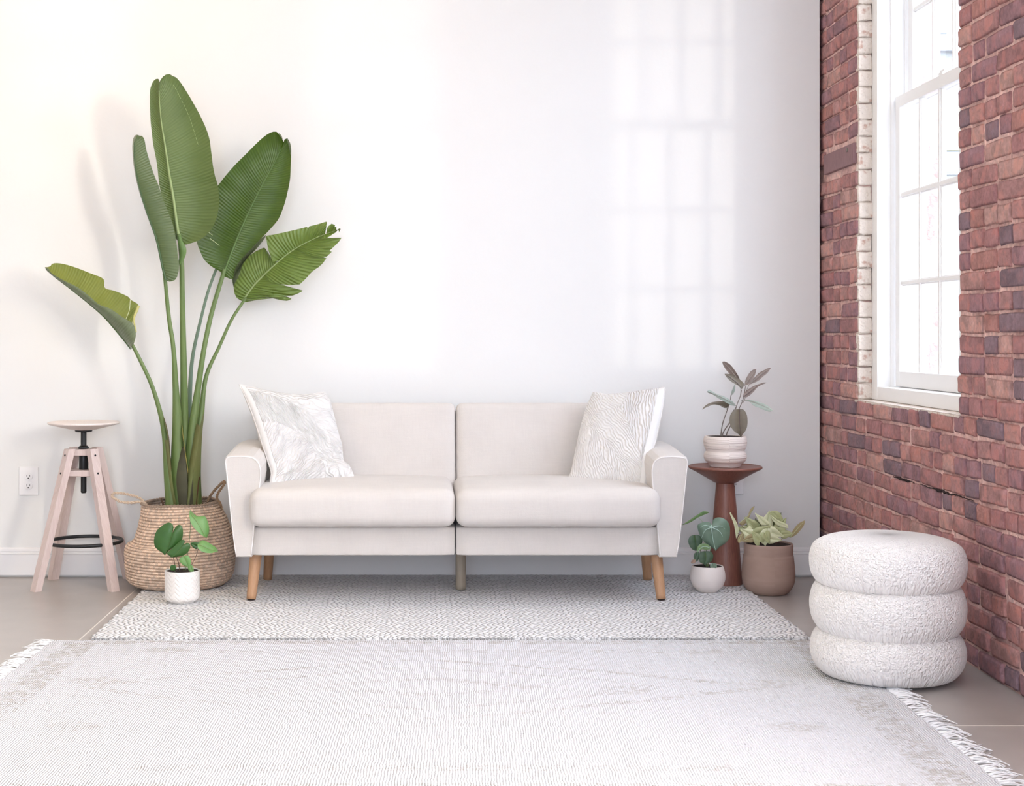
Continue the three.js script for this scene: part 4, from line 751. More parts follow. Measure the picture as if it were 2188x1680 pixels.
{
  const X = -0.932, Z = 0.672, Y0 = RUG_H, t = potted('potted_philodendron', 'small green plant with heart shaped leaves in a white cylinder pot before the basket', V(X, Y0, Z));
  const P = lathe([...curveProfile([[0.001, 0], [0.044, 0], [0.0475, 0.003], [0.048, 0.006], [0.0585, 0.009], [0.0655, 0.018], [0.0675, 0.034], [0.0675, 0.08], [0.0675, 0.122]], 50), [0.0672, 0.1245], [0.0655, 0.1258], [0.064, 0.1245], [0.0635, 0.104], [0, 0.104]], 72, V(X, Y0, Z));
  { const p = P.attributes.position, uv = P.attributes.uv; for (let i = 0; i < p.count; i++) uv.setXY(i, uv.getX(i) * 0.4, p.getY(i)); }
  part(t, 'pot', P, embossed); part(t, 'soil', lathe([[0, 0.1235], [0.03, 0.1225], [0.0638, 0.1215]], 32, V(X, Y0, Z)), soilMat);
  twig(t, [[378, 1226, 0.67], [374, 1208, 0.68], [370, 1188, 0.69], [368, 1165, 0.695]], 0.0016, 0.0012, twigBrown); twig(t, [[384, 1226, 0.67], [382, 1205, 0.69], [377, 1188, 0.7], [386, 1172, 0.705]], 0.0016, 0.0012, twigBrown);
  twig(t, [[396, 1226, 0.66], [402, 1175, 0.65], [406, 1140, 0.645], [407, 1108, 0.64]], 0.0014, 0.001, twigGreen); twig(t, [[400, 1224, 0.66], [409, 1208, 0.66], [419, 1188, 0.665], [424, 1172, 0.67]], 0.0014, 0.001, twigBrown);
  twig(t, [[392, 1226, 0.68], [393, 1210, 0.69], [394, 1194, 0.7]], 0.0014, 0.001, twigGreen); twig(t, [[376, 1226, 0.69], [372, 1218, 0.7]], 0.0012, 0.001, twigGreen);
  small(t, heartDark, [[369, 1139], [364, 1155], [358, 1172], [352, 1187]], [[368.5, 1138], [371, 1128], [368, 1119], [360, 1116.5], [346, 1124], [334, 1136], [329.5, 1152], [331, 1168], [341, 1178], [350, 1184], [352, 1188]], [[369, 1138], [375, 1127], [382, 1121], [388, 1123], [391, 1132], [390, 1150], [382, 1163], [368, 1172], [357, 1181], [352.5, 1188]], { z: 0.70, zl: 0.69, zr: 0.685, bow: 0.14 }, ribGreen);
  small(t, heartDark, [[392, 1165], [385, 1174], [376, 1184], [367, 1191]], [[392, 1164], [395, 1158], [394, 1154], [389, 1153.5], [381, 1160], [370, 1170], [361, 1178], [356, 1182], [362, 1188], [366, 1192]], [[393, 1164], [400, 1160], [405, 1162], [407, 1168], [403, 1178], [394, 1186], [380, 1190], [368, 1191.5]], { z: 0.72, zl: 0.715, zr: 0.705, bow: 0.12 }, ribGreen);
  small(t, heartLight, [[406, 1094], [416, 1108], [428, 1126], [441, 1149]], [[405, 1090], [405, 1105], [408, 1118], [418, 1132], [430, 1143], [441, 1150]], [[406, 1089], [412, 1096], [424, 1104], [432, 1103], [438, 1103.5], [443, 1112], [447, 1128], [446, 1141], [442, 1150]], { z: 0.65, zl: 0.66, zr: 0.63, bow: 0.1 }, ribPale);
  small(t, heartLight, [[423, 1163], [436, 1168], [450, 1174], [466, 1178]], [[422, 1163], [427, 1157], [435, 1154.5], [454, 1165], [462, 1171], [466, 1178]], [[422, 1164], [423, 1172], [430, 1178], [438, 1181], [452, 1182], [460, 1180], [466, 1178.5]], { z: 0.67, zl: 0.655, zr: 0.68, bow: 0.14 }, ribPale);
  small(t, heartDark, [[407, 1162], [415, 1165], [424, 1170]], [[407, 1160], [416, 1158.5], [425, 1160], [425, 1170]], [[407, 1162], [412, 1170], [420, 1174], [424, 1171]], { z: 0.66 });
  small(t, heartLight, [[391, 1189], [396, 1198], [402, 1211]], [[390, 1189], [384, 1193], [383.5, 1198], [390, 1207], [402, 1212]], [[392, 1188], [400, 1187], [406, 1192], [408, 1203], [403, 1212]], { z: 0.70, bow: 0.15 }, ribPale);
  small(t, heartDark, [[374, 1207], [370, 1212], [366, 1218]], [[373, 1207], [366, 1208], [363.5, 1214], [365.5, 1219]], [[375, 1208], [377, 1213], [372, 1219], [366, 1219]], { z: 0.71 });
  small(t, heartLight, [[406, 1205], [408, 1213], [411, 1223]], [[405, 1205], [401, 1213], [406, 1223]], [[407, 1205], [413, 1212], [414, 1223]], { z: 0.69 });
}

// ---------------------------------------------------------------- pedestal table
const walnut = mat([255, 255, 255], 0.42, { map: woodMap([152, 100, 84], [108, 66, 58], 401, 0.16) });
const TX = 1.274, TZ = 0.25, TABLE_Y = 0.507;
{
  const t = thing('pedestal_table', 'round brown wooden side table with conical top on a tapered column', 'side table', V(TX, RUG_H, TZ));
  part(t, 'table_top', lathe([[0, TABLE_Y - 0.004], [0.14, TABLE_Y - 0.004], [0.144, TABLE_Y - 0.001], [0.149, TABLE_Y], [0.152, TABLE_Y - 0.002], [0.1525, TABLE_Y - 0.007], [0.15, TABLE_Y - 0.0105], [0.12, TABLE_Y - 0.026], [0.08, TABLE_Y - 0.049], [0.045, TABLE_Y - 0.07], [0.03, TABLE_Y - 0.072], [0, TABLE_Y - 0.072]], 80, V(TX, 0, TZ)), walnut);
  const g = lathe([[0, 0.436], [0.037, 0.436], [0.0375, 0.434], [0.046, 0.34], [0.055, 0.23], [0.0635, 0.11], [0.0705, 0.02], [0.071, 0.0145], [0.0695, RUG_H], [0, RUG_H]], 64, V(TX, 0, TZ));
  { const p = g.attributes.position, uv = g.attributes.uv; for (let i = 0; i < p.count; i++) uv.setXY(i, uv.getX(i) * 0.48, p.getY(i)); }
  part(t, 'column', g, walnut);
}
// ---------------------------------------------------------------- rubber plant on the table
const stoneware = mat([238, 226, 218], 0.75, { bumpMap: texture(256, 256, (u, v) => 0.5 * vnoise(u * 4, v * 28, 4096, 411) + 0.5 * fbm(u, v, 8, 3, 413), false, 1, 0.3), bumpScale: 0.004 });
const figBrown = heart('', [150, 134, 126], [112, 96, 90], 421, 0.4), figOlive = heart('', [142, 132, 116], [104, 96, 82], 431, 0.4), figPale = heart('', [184, 196, 186], [150, 164, 152], 441, 0.4), figRib = mat([168, 160, 150], 0.5), figRibDark = mat([98, 84, 80], 0.5), figStem = mat([122, 112, 104], 0.7);
{
  const Y0 = TABLE_Y - 0.004, t = potted('potted_rubber_plant', 'brownish rubber plant in a waisted white stoneware pot on the pedestal table', V(TX, Y0, TZ));
  const prof = curveProfile([[0.0, 0], [0.06, 0.0], [0.064, 0.004], [0.068, 0.012], [0.083, 0.026], [0.0885, 0.042], [0.086, 0.056], [0.0795, 0.066], [0.0795, 0.07], [0.086, 0.082], [0.0895, 0.1], [0.0885, 0.118], [0.084, 0.1285], [0.0805, 0.129], [0.078, 0.124], [0.078, 0.108]], 110);
  const g = lathe(prof, 72, V(TX, Y0, TZ)); part(t, 'pot', g, stoneware);
  part(t, 'soil', lathe([[0, 0.1275], [0.05, 0.1265], [0.0785, 0.1255]], 32, V(TX, Y0, TZ)), soilMat);
  const z = TZ;
  twig(t, [[1540, 936, z], [1541, 925, z], [1544, 906, z], [1553, 879, z], [1559, 862, z], [1562, 844, z]], 0.0025, 0.0014, figStem);
  twig(t, [[1543, 936, z + 0.01], [1545, 925, z + 0.01], [1559, 903, z + 0.01], [1570, 880, z + 0.01], [1575, 864, z + 0.01], [1582, 846, z + 0.01], [1584.5, 833, z + 0.01]], 0.0025, 0.0014, figStem);
  twig(t, [[1551, 936, z], [1553, 926, z], [1561, 910, z], [1570, 893, z], [1580, 872, z], [1588, 853, z], [1591, 838, z], [1593, 825, z]], 0.0025, 0.0014, figStem);
  twig(t, [[1588, 852, z], [1594, 838, z], [1601, 822, z], [1603, 820, z]], 0.0013, 0.0009, figStem); twig(t, [[1586, 862, z], [1590, 857, z], [1593, 848, z]], 0.0013, 0.0009, figStem); twig(t, [[1574, 868, z], [1566, 880, z + 0.03], [1568, 876, z + 0.05]], 0.0012, 0.0009, figStem); twig(t, [[1553, 876, z], [1554, 871, z]], 0.0012, 0.001, figStem); twig(t, [[1582, 846, z], [1583, 832, z], [1581, 818, z]], 0.0012, 0.0009, figStem); twig(t, [[1584, 856, z], [1590, 856, z]], 0.0012, 0.0009, figStem);
  small(t, figBrown, [[1581, 815], [1570, 802], [1557, 786], [1543, 773]], [[1580, 815], [1569, 808], [1559, 799], [1551, 790], [1545, 780], [1543, 773]], [[1581.5, 814], [1579, 806], [1571, 793], [1561, 780], [1553, 774.5], [1548, 772.5], [1543, 773]], { z: 0.24, zl: 0.235, zr: 0.25, bow: -0.12 }, figRib);
  small(t, figOlive, [[1585, 831], [1575, 819], [1563, 809], [1548, 799]], [[1584, 831], [1577, 824], [1566, 818], [1556, 810], [1549, 801], [1548, 799]], [[1586, 831], [1589, 826], [1590, 821], [1584, 814], [1575, 807], [1564, 800.5], [1556, 799], [1548, 799]], { z: 0.27, zl: 0.275, zr: 0.27, bow: -0.1 }, figRibDark);
  small(t, figBrown, [[1590.8, 825], [1599, 812], [1608, 800], [1616, 789]], [[1590.5, 824], [1592.5, 814], [1597, 804], [1604, 794], [1611, 789.5], [1616, 789]], [[1591, 825], [1598, 822], [1606, 817], [1611, 807], [1614, 799], [1616, 790]], { z: 0.25, bow: -0.15 }, figRib);
  small(t, figBrown, [[1602, 821], [1614, 810], [1630, 797], [1647, 787]], [[1602, 820], [1606, 813], [1613, 806], [1622, 797], [1633, 791], [1640, 787.5], [1647, 786.5]], [[1602.5, 821.5], [1612, 818], [1621, 813.5], [1631, 804.5], [1640, 797], [1645, 790], [1647, 787]], { z: 0.24, bow: -0.12 }, figRib);
  small(t, figBrown, [[1588, 848], [1601, 839], [1616, 827], [1638, 818]], [[1587.6, 846], [1591, 839], [1599, 832], [1613, 824], [1626, 819.5], [1633, 817.5], [1638, 818]], [[1588, 849], [1594, 849.5], [1601, 846], [1610, 838], [1619, 827.5], [1629, 821.5], [1638, 818.5]], { z: 0.27, bow: -0.1 }, figRibDark);
  small(t, figPale, [[1590, 856], [1610, 860], [1632, 868], [1651, 877.5]], [[1590, 855.6], [1600, 855], [1614, 857], [1632, 863], [1645, 870.5], [1651, 877]], [[1590, 856.4], [1598, 857.5], [1604, 861], [1610, 867], [1622, 871.5], [1634, 877], [1645, 880], [1651, 878]], { z: [0.25, 0.3], bow: 0.12 }, figRib);
  small(t, figOlive, [[1580, 874], [1580, 895], [1581, 915], [1584.5, 936]], [[1579, 874], [1570, 876], [1562, 884], [1558.5, 898], [1561, 910], [1569, 922], [1578, 928], [1584, 936]], [[1580, 873.5], [1588, 875], [1595, 884], [1597.5, 898], [1596, 914], [1591, 924], [1586, 930], [1585, 936]], { z: 0.32, zl: 0.31, zr: 0.31, bow: -0.14 }, figRibDark, 0.0015);
  small(t, figPale, [[1572.7, 868], [1553, 855], [1531, 844], [1511.7, 836]], [[1572, 868], [1562, 866], [1549, 859], [1536, 852], [1524, 844], [1512, 839], [1511.5, 836]], [[1573, 867], [1565, 858], [1549, 848.5], [1530, 841], [1518, 834.5], [1513.5, 834], [1511.7, 836]], { z: [0.27, 0.33], bow: 0.1 }, figRib);
  small(t, figOlive, [[1553, 872], [1537, 866], [1519, 865], [1500.5, 875]], [[1553, 872.5], [1546, 871.5], [1537, 866.5], [1525, 865], [1513, 869], [1500.5, 875.5]], [[1553.5, 871], [1559, 864], [1548, 858], [1528, 858.5], [1513, 863], [1504, 870], [1500.5, 875]], { z: [0.25, 0.3], bow: 0.12 }, figRib);
  small(t, figPale, [[1562, 846], [1566, 834], [1570.5, 820]], [[1561.8, 846], [1563, 837], [1567, 828], [1570.4, 820]], [[1562.3, 846], [1568, 840], [1571, 829], [1571, 820]], { z: 0.22, bow: 0.1 }, figRib);
}
// ---------------------------------------------------------------- round white pot with heart leaves, on the rug
{
  const X = 1.165, Z = 0.43, Y0 = RUG_H, t = potted('potted_heartleaf', 'silvery heart-leaf plant in a round white pot on the rug beside the table', V(X, Y0, Z));
  part(t, 'pot', lathe(curveProfile([[0, 0], [0.038, 0], [0.042, 0.003], [0.06, 0.022], [0.07, 0.048], [0.071, 0.06], [0.069, 0.08], [0.0635, 0.1], [0.0605, 0.1045], [0.058, 0.103], [0.059, 0.088]], 70), 64, V(X, Y0, Z)), mat([236, 226, 220], 0.5));
  part(t, 'soil', lathe([[0, 0.1015], [0.03, 0.101], [0.0582, 0.1005]], 32, V(X, Y0, Z)), soilMat);
  const silver = heart('', [130, 152, 132], [88, 116, 96], 451, 0.35), deep = heart('', [88, 112, 86], [62, 86, 66], 461, 0.45), mid_ = heart('', [150, 174, 120], [94, 128, 82], 471, 0.4), rust = heart('', [170, 140, 120], [140, 112, 96], 481, 0.6), pale = mat([188, 212, 200], 0.5);
  for (const [x, y] of [[1500, 1195], [1508, 1160], [1522, 1150], [1490, 1160]]) twig(t, [[1512, 1216, Z], [(1512 + x) / 2, (1216 + y) / 2, Z + 0.01], [x, y, Z + 0.015]], 0.0016, 0.0012, twigGreen);
  twig(t, [[1508, 1200, Z], [1503, 1140, Z], [1501.7, 1116.6, Z], [1491.4, 1105, Z]], 0.0014, 0.001, mat([170, 182, 150], 0.6));
  small(t, silver, [[1520, 1122], [1521, 1138], [1524, 1156], [1529, 1177]], [[1520, 1121], [1517, 1116.5], [1506, 1115.5], [1497, 1117.5], [1490, 1122], [1491, 1132], [1494, 1141], [1502, 1155], [1512, 1164], [1521, 1170], [1529, 1178]], [[1520.5, 1121], [1524, 1110], [1530, 1106.5], [1537, 1105.5], [1546, 1108], [1553, 1113], [1558, 1121], [1559.5, 1135], [1557, 1152], [1547, 1163], [1536, 1170], [1529.5, 1178]], { z: 0.47, zl: 0.455, zr: 0.455, bow: 0.16 }, pale, 0.0018);
  for (const [sx, ex, ey] of [[-1, 1499, 1150], [-1, 1497, 1128], [1, 1548, 1155], [1, 1552, 1132]]) part(t, 'pale_vein', limb([at(1521, 1127, 0.4735), at((1521 + ex) / 2 + sx * 3, (1127 + ey) / 2 - 5, 0.479), at(ex, ey, 0.4675)], (q) => lerp(0.0016, 0.0006, q), 14, 6), pale);
  small(t, deep, [[1484, 1144], [1485, 1155], [1488, 1167], [1487, 1177]], [[1482, 1143], [1474, 1147], [1470.5, 1156], [1473, 1166], [1479, 1174], [1487, 1178]], [[1485, 1143], [1494, 1144], [1501, 1154], [1498, 1166], [1492, 1174], [1487, 1178]], { z: 0.445, bow: 0.14 }, ribGreen);
  small(t, mid_, [[1518, 1172], [1508, 1168], [1498, 1170], [1490, 1180]], [[1518, 1174], [1508, 1175], [1500, 1174], [1493, 1178], [1489.5, 1182]], [[1519, 1172], [1513, 1164], [1503, 1161.5], [1494, 1164.5], [1490, 1170], [1489, 1181]], { z: 0.475, bow: 0.14 }, pale);
  small(t, deep, [[1506, 1178], [1508, 1188], [1508, 1198], [1506, 1207]], [[1505, 1178], [1496, 1180], [1493.5, 1190], [1495, 1201], [1505, 1207]], [[1507, 1178], [1518, 1179], [1524, 1187], [1520, 1199], [1507, 1207]], { z: 0.465, bow: 0.15 }, ribGreen);
  small(t, deep, [[1492, 1178], [1488, 1188], [1486, 1201]], [[1491, 1178], [1483.5, 1183], [1482, 1193], [1485.5, 1201.5]], [[1493, 1179], [1494.5, 1188], [1492, 1197], [1487, 1201.5]], { z: 0.455, bow: 0.12 });
  small(t, rust, [[1487, 1196], [1482, 1199], [1477, 1204]], [[1486, 1196], [1480, 1196.5], [1476.5, 1202], [1477, 1204]], [[1487, 1197], [1485, 1203], [1478, 1205]], { z: 0.47 });
  small(t, silver, [[1522, 1203], [1524, 1209], [1527, 1214.5]], [[1521, 1203], [1517, 1208], [1519, 1214], [1526, 1215]], [[1523, 1203], [1530, 1205], [1532, 1212], [1528, 1215]], { z: 0.488 });
  small(t, mid_, [[1515, 1094.7], [1491, 1105], [1475, 1114], [1458, 1122]], [[1515, 1094], [1503, 1092.5], [1491, 1099.5], [1474, 1111], [1458, 1121.5]], [[1515.4, 1095.5], [1508, 1099], [1494, 1105], [1475, 1116.5], [1460, 1122], [1458, 1122.5]], { z: [0.4, 0.42], bow: 0.1 }, ribGreen);
}
// ---------------------------------------------------------------- arrowhead plant in the brown pot
{
  const X = 1.419, Z = 0.40, t = potted('potted_arrowhead_plant', 'yellow-green arrowhead plant in a brown clay pot on the bare floor by the table', V(X, 0, Z));
  const clay = mat([255, 255, 255], 0.85, { map: texture(256, 256, (u, v) => mixc([186, 160, 147], [160, 134, 122], clamp(fbm(u, v, 5, 4, 491) * 0.9 + 0.25 * vnoise(u * 6, v * 40, 4096, 493), 0, 1)), true, 1, 1) });
  part(t, 'pot', lathe(curveProfile([[0, 0], [0.07, 0], [0.075, 0.002], [0.09, 0.018], [0.1035, 0.045], [0.107, 0.075], [0.1055, 0.105], [0.102, 0.14], [0.1, 0.156], [0.0985, 0.159], [0.0985, 0.18], [0.0975, 0.203], [0.0955, 0.205], [0.0925, 0.203], [0.092, 0.185]], 120), 72, V(X, 0, Z)), clay);
  part(t, 'soil', lathe([[0, 0.2], [0.05, 0.199], [0.0925, 0.1975]], 32, V(X, 0, Z)), soilMat);
  const lime = heart('', [240, 240, 206], [192, 198, 146], 501, 0.5), limeDark = heart('', [206, 206, 160], [144, 154, 104], 511, 0.5), mossy = heart('', [120, 128, 84], [84, 92, 58], 521, 0.5), dun = heart('', [176, 160, 118], [140, 124, 92], 531, 0.6), petiole = mat([130, 96, 84], 0.6);
  for (const [x, y, z] of [[1578, 1118, 0.38], [1600, 1150, 0.44], [1632, 1122, 0.4], [1660, 1128, 0.39], [1668, 1138, 0.42], [1690, 1142, 0.41], [1640, 1140, 0.44], [1576, 1140, 0.4], [1606, 1132, 0.42]]) twig(t, [[1638 + (x - 1638) * 0.25, 1168, Z], [1638 + (x - 1638) * 0.6, lerp(1166, y, 0.55), lerp(Z, z, 0.5)], [x, y, z]], 0.0016, 0.0011, petiole);
  const S = (m, mid, l, r, z, bow = 0.14) => small(t, m, mid, l, r, { z, bow }, limeRib);
  const limeRib = mat([206, 210, 160], 0.6);
  S(mossy, [[1600, 1124], [1614, 1128], [1632, 1134]], [[1588, 1123.5], [1604, 1119], [1620, 1117], [1634, 1124], [1640, 1132]], [[1590, 1126], [1598, 1134], [1612, 1140], [1628, 1142], [1638, 1136]], 0.375);
  S(dun, [[1579, 1118], [1594, 1106], [1604, 1095], [1612, 1081.7]], [[1578.5, 1117], [1588, 1111], [1597, 1103], [1603.5, 1088], [1609, 1083], [1612, 1081]], [[1579.5, 1119], [1587, 1123], [1597.7, 1112], [1604, 1098], [1610, 1088], [1612.5, 1082]], 0.38);
  S(lime, [[1574, 1150], [1575, 1130], [1569, 1112], [1560.6, 1094.7]], [[1573, 1151], [1571, 1138], [1568, 1121], [1562.5, 1106], [1559, 1096], [1560.6, 1094]], [[1575, 1150], [1578.5, 1137], [1577, 1124], [1571.6, 1112], [1565, 1101.5], [1561, 1094.7]], 0.40);
  S(lime, [[1641, 1122], [1634, 1116], [1624, 1107], [1612.8, 1096]], [[1640, 1123], [1630, 1122.5], [1623, 1118], [1617, 1106], [1612.5, 1096]], [[1649, 1123], [1646, 1118], [1640, 1113], [1631, 1105], [1622, 1101], [1613.5, 1095.8]], 0.42);
  S(limeDark, [[1672, 1114], [1664, 1106], [1655, 1098], [1646, 1095]], [[1671, 1114.5], [1660, 1112], [1652, 1106], [1645, 1099], [1643, 1096]], [[1674.5, 1113], [1670, 1102], [1663, 1093.5], [1655, 1091.5], [1648, 1092], [1644, 1095.5]], 0.40);
  S(lime, [[1648, 1104], [1660, 1114], [1672, 1121], [1684, 1127]], [[1646, 1103], [1653, 1115], [1664, 1124.5], [1676, 1129], [1684, 1129.5]], [[1647, 1100], [1659.5, 1110], [1672, 1116], [1682.7, 1121.5], [1684.5, 1128]], 0.415);
  S(limeDark, [[1650, 1128], [1660, 1134], [1666, 1139], [1658, 1144]], [[1649, 1127], [1651, 1137], [1653, 1144], [1658, 1145]], [[1652, 1124], [1668, 1127], [1680, 1131.5], [1673, 1138], [1659, 1145]], 0.43);
  S(lime, [[1605, 1142], [1600, 1138], [1594, 1144], [1589.5, 1148.5]], [[1604, 1143], [1607, 1132], [1602, 1123.5], [1594, 1131], [1590, 1142], [1589, 1148]], [[1606, 1143], [1612, 1144], [1603, 1148], [1595, 1150], [1590, 1149]], 0.445);
  S(lime, [[1606, 1142], [1613, 1140], [1624, 1134]], [[1605, 1141], [1610, 1136], [1617, 1134], [1624, 1132.5]], [[1606, 1146], [1612, 1147], [1619, 1143], [1624, 1135]], 0.45);
  S(lime, [[1640, 1129], [1638, 1142], [1637, 1154], [1635, 1166.5]], [[1638, 1129], [1631, 1131], [1624, 1141], [1625, 1151], [1627, 1160], [1631, 1163], [1635, 1167]], [[1642, 1129], [1648, 1130], [1648, 1142], [1645, 1152], [1640, 1160], [1635.5, 1167]], 0.465, 0.1);
  S(dun, [[1692, 1144], [1702, 1132], [1711, 1121], [1720, 1112.5]], [[1691, 1143], [1693, 1136], [1702, 1123], [1711, 1116], [1720, 1112]], [[1693, 1148], [1702, 1142], [1712, 1131], [1718, 1122], [1720, 1113]], 0.43, 0.08);
  S(limeDark, [[1679, 1134], [1685, 1140], [1693, 1147]], [[1678, 1135], [1681, 1143], [1688, 1149], [1693, 1148]], [[1681, 1133], [1688, 1136], [1693, 1142], [1694, 1147]], 0.42);
  for (const [x, y, a, L, w, z, m] of [[1600, 1140, 2.6, 34, 12, 0.45, 0], [1628, 1136, 0.5, 36, 13, 0.455, 1], [1655, 1140, -0.35, 34, 12, 0.45, 0], [1618, 1150, 2.2, 30, 11, 0.47, 1], [1652, 1152, -0.2, 30, 11, 0.465, 0], [1668, 1124, 0.9, 34, 12, 0.405, 1], [1606, 1120, 2.3, 34, 12, 0.39, 1], [1640, 1112, 1.3, 34, 13, 0.375, 0], [1660, 1112, 1.0, 30, 11, 0.36, 2], [1620, 1128, 1.8, 34, 12, 0.36, 2], [1650, 1128, 1.2, 34, 13, 0.355, 2], [1590, 1132, 2.9, 30, 10, 0.38, 1], [1638, 1148, -1.2, 26, 10, 0.475, 1], [1680, 1142, 0.1, 24, 9, 0.44, 1], [1600, 1152, 3.4, 26, 9, 0.46, 3]]) {
    // an arrow-shaped blade: pixel place, heading, length, half width
    const d = [Math.cos(a), -Math.sin(a)], n = [d[1], -d[0]], P = (t, k) => [x + d[0] * L * (t - 0.35) + n[0] * w * k, y + d[1] * L * (t - 0.35) + n[1] * w * k];
    S([lime, limeDark, mossy, dun][m], [P(0, 0), P(0.4, 0), P(0.7, 0.05), P(1, 0.1)], [P(0, 0), P(-0.16, 0.5), P(-0.05, 0.95), P(0.25, 0.98), P(0.6, 0.6), P(1, 0.1)], [P(0, 0), P(-0.16, -0.5), P(-0.05, -0.95), P(0.25, -0.98), P(0.6, -0.55), P(1, 0.1)], z, 0.2);
  }
  S(dun, [[1588, 1140], [1582, 1148], [1579, 1160]], [[1586, 1139], [1578, 1146], [1576, 1156], [1578.5, 1161]], [[1590, 1141], [1590, 1150], [1584, 1157], [1579.5, 1161]], 0.44);
}
// ---------------------------------------------------------------- pouf
{
  const X = 1.438, Z = 1.852, t = thing('boucle_pouf', 'white bouclé stool of three stacked rolls by the brick wall', 'pouf', V(X, 0.008, Z));
  const nub = texture(512, 512, (u, v) => { const a = fbm(u, v, 40, 2, 601), b = fbm(u + 0.37, v + 0.11, 64, 2, 607); return Math.pow(Math.abs(2 * a - 1), 0.7) * 0.6 + 0.5 * b; }, false, 0.3);
  const boucle = phys([250, 246, 243], 1, { bumpMap: nub, bumpScale: 0.007, sheen: 0.5, sheenColor: new THREE.Color(1, 0.99, 0.98), sheenRoughness: 0.7 });
  const uvs = (g) => { const p = g.attributes.position, uv = g.attributes.uv; for (let i = 0; i < p.count; i++) { const a = Math.atan2(p.getX(i) - X, p.getZ(i) - Z), r = Math.hypot(p.getX(i) - X, p.getZ(i) - Z); uv.getX(i) > 1 - 1e-6 && uv.setX(i, 1); uv.setXY(i, uv.getX(i) * 1.5, p.getY(i) + (0.23 - r)); } return g; };
  const roll = (prof, n) => part(t, 'roll', uvs(lathe(curveProfile(prof, 60), 96, V(X, 0, Z))), boucle);
  roll([[0, 0.008], [0.17, 0.009], [0.195, 0.013], [0.216, 0.034], [0.2295, 0.066], [0.231, 0.092], [0.2245, 0.122], [0.211, 0.142], [0.2, 0.148], [0, 0.15]]);
  roll([[0, 0.142], [0.2, 0.143], [0.213, 0.155], [0.2265, 0.18], [0.2325, 0.215], [0.2315, 0.24], [0.2245, 0.268], [0.2135, 0.286], [0.2, 0.29], [0, 0.291]]);
  const top = roll([[0, 0.286], [0.2, 0.286], [0.215, 0.295], [0.2285, 0.32], [0.2335, 0.35], [0.2325, 0.375], [0.226, 0.396], [0.2195, 0.407], [0.2125, 0.413], [0.206, 0.417], [0.185, 0.4265], [0.14, 0.436], [0.07, 0.44], [0, 0.441]]);
  const seam = []; for (const [r, y] of [[0.2265, 0.395], [0.233, 0.36], [0.2325, 0.335], [0.226, 0.31], [0.217, 0.297]]) seam.push(V(X - r * Math.sin(0.62), y, Z + r * Math.cos(0.62)));
  part(top, 'side_seam', limb(seam, () => 0.002, 20, 6), welt);
}

// ---------------------------------------------------------------- added pendant, unseen above the frame, to warm the upper left wall
{
  const p = V(-1.75, 3.02, 0.75), t = thing('added_pendant', 'added glowing pendant globe, out of view, that warms the upper left of the white wall', 'lamp', V(p.x, CEIL, p.z));
  part(t, 'canopy', lathe([[0, CEIL - 0.03], [0.05, CEIL - 0.028], [0.055, CEIL - 0.002], [0, CEIL - 0.002]], 32, V(p.x, 0, p.z)), blackSteel);
  part(t, 'cord', limb([V(p.x, CEIL - 0.02, p.z), V(p.x, p.y + 0.12, p.z)], () => 0.003, 4, 8, true), blackSteel);
  part(t, 'socket', lathe([[0, 0.085], [0.024, 0.085], [0.024, 0.13], [0.01, 0.14], [0, 0.14]], 24, V(p.x, p.y, p.z)), blackSteel);
  part(t, 'bulb', new THREE.SphereGeometry(0.09, 32, 20).translate(p.x, p.y, p.z), mat([255, 236, 205], 0.5, { emissive: new THREE.Color(1, 0.66, 0.3), emissiveIntensity: 4 }));
  const l = new THREE.PointLight(new THREE.Color(1, 0.6, 0.2), 1.3); l.name = 'added_warm_glow'; l.position.copy(p); l.castShadow = true; l.shadow.radius = 4; scene.add(l);
}
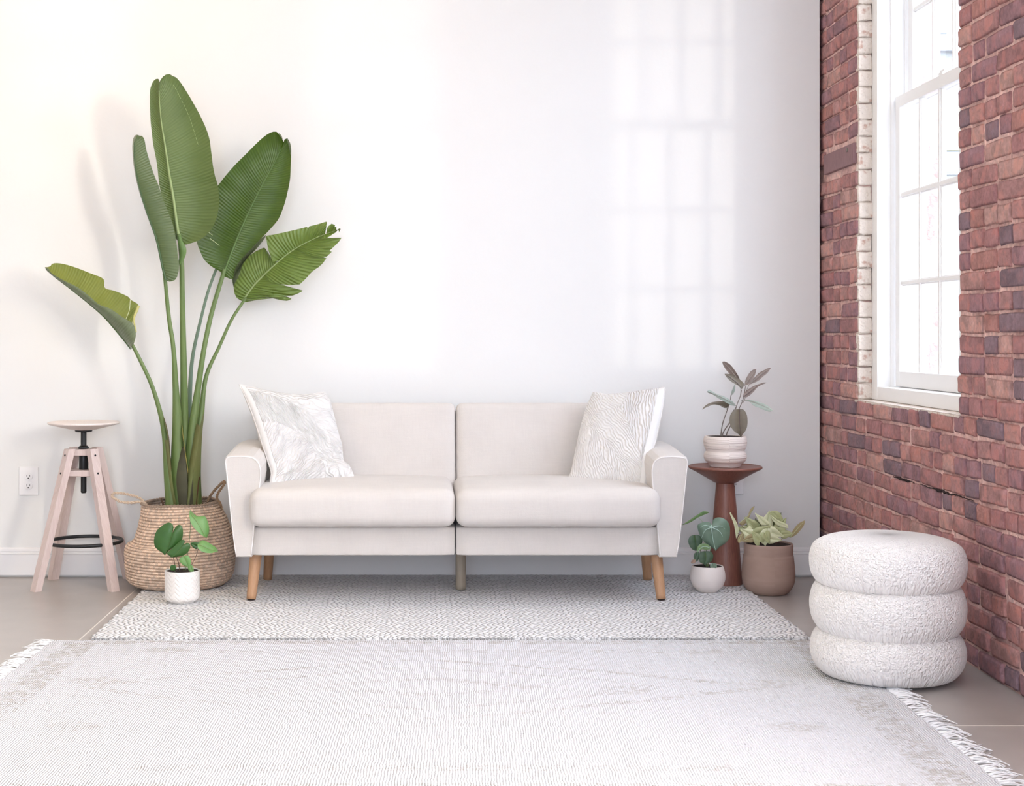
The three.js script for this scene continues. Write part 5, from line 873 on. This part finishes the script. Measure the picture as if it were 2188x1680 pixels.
// ---------------------------------------------------------------- outside: street and the building across it
{
  const street = struct('ground', box(2.12, 80, -0.8, -0.6, -60, 60), mat([120, 118, 116], 0.9));
  const z = -30, X = (px) => (px - VX) * (CAM_Z - z) / F, Y = (py) => CAM_Y - (py - VY) * (CAM_Z - z) / F;
  const white = mat([150, 152, 152], 0.9), t = thing('far_building', 'pale building with brick piers across the street beyond the sash window', 'building', V(14, -0.6, z - 3));
  part(t, 'wall', box(6, 26, -0.6, 12, z - 6, z), white);
  const pierMat = mat([255, 255, 255], 0.9, { map: texture(256, 256, (u, v) => { const r = Math.floor(v * 10), f = v * 10 - r, g = (u * 3 + (r % 2) * 0.5) % 1; return f < 0.14 || g < 0.06 ? [172, 166, 162] : mul([158, 146, 142], 0.9 + 0.16 * hash(r, Math.floor(u * 3 + (r % 2) * 0.5), 7)); }, true, 0.75) });
  for (const k of [-1, 0, 1, 2]) part(t, 'pier', box(X(1977) + k * 3.2, X(1999) + k * 3.2, -0.6, Y(232), z, z + 0.12, 0.01), pierMat);
  part(t, 'cornice', box(6, 26, Y(112), Y(104), z, z + 0.2, 0.02), mat([138, 138, 144], 0.8));
  for (const k of [-1, 0, 1, 2]) {
    part(t, 'stucco_panel', box(X(2012) + k * 3.2, X(2062) + k * 3.2, Y(322), Y(205), z, z + 0.06, 0.01), mat([176, 170, 138], 0.9));
    const w = part(t, 'window', box(X(2006) + k * 3.2, X(2022) + k * 3.2, Y(72), Y(-60), z, z + 0.05, 0.01), mat([160, 162, 162], 0.7));
    for (const [a, b] of [[66, 22], [14, -50]]) part(w, 'pane', box(X(2008) + k * 3.2, X(2020) + k * 3.2, Y(a), Y(b), z + 0.05, z + 0.06), mat([140, 156, 160], 0.3));
    const d = part(t, 'window', box(X(2014) + k * 3.2, X(2048) + k * 3.2, Y(374), Y(326), z, z + 0.05, 0.01), mat([160, 162, 162], 0.7));
    part(d, 'pane', box(X(2018) + k * 3.2, X(2044) + k * 3.2, Y(370), Y(330), z + 0.05, z + 0.06), mat([146, 152, 160], 0.3));
  }
}

renderer.render(scene, camera);
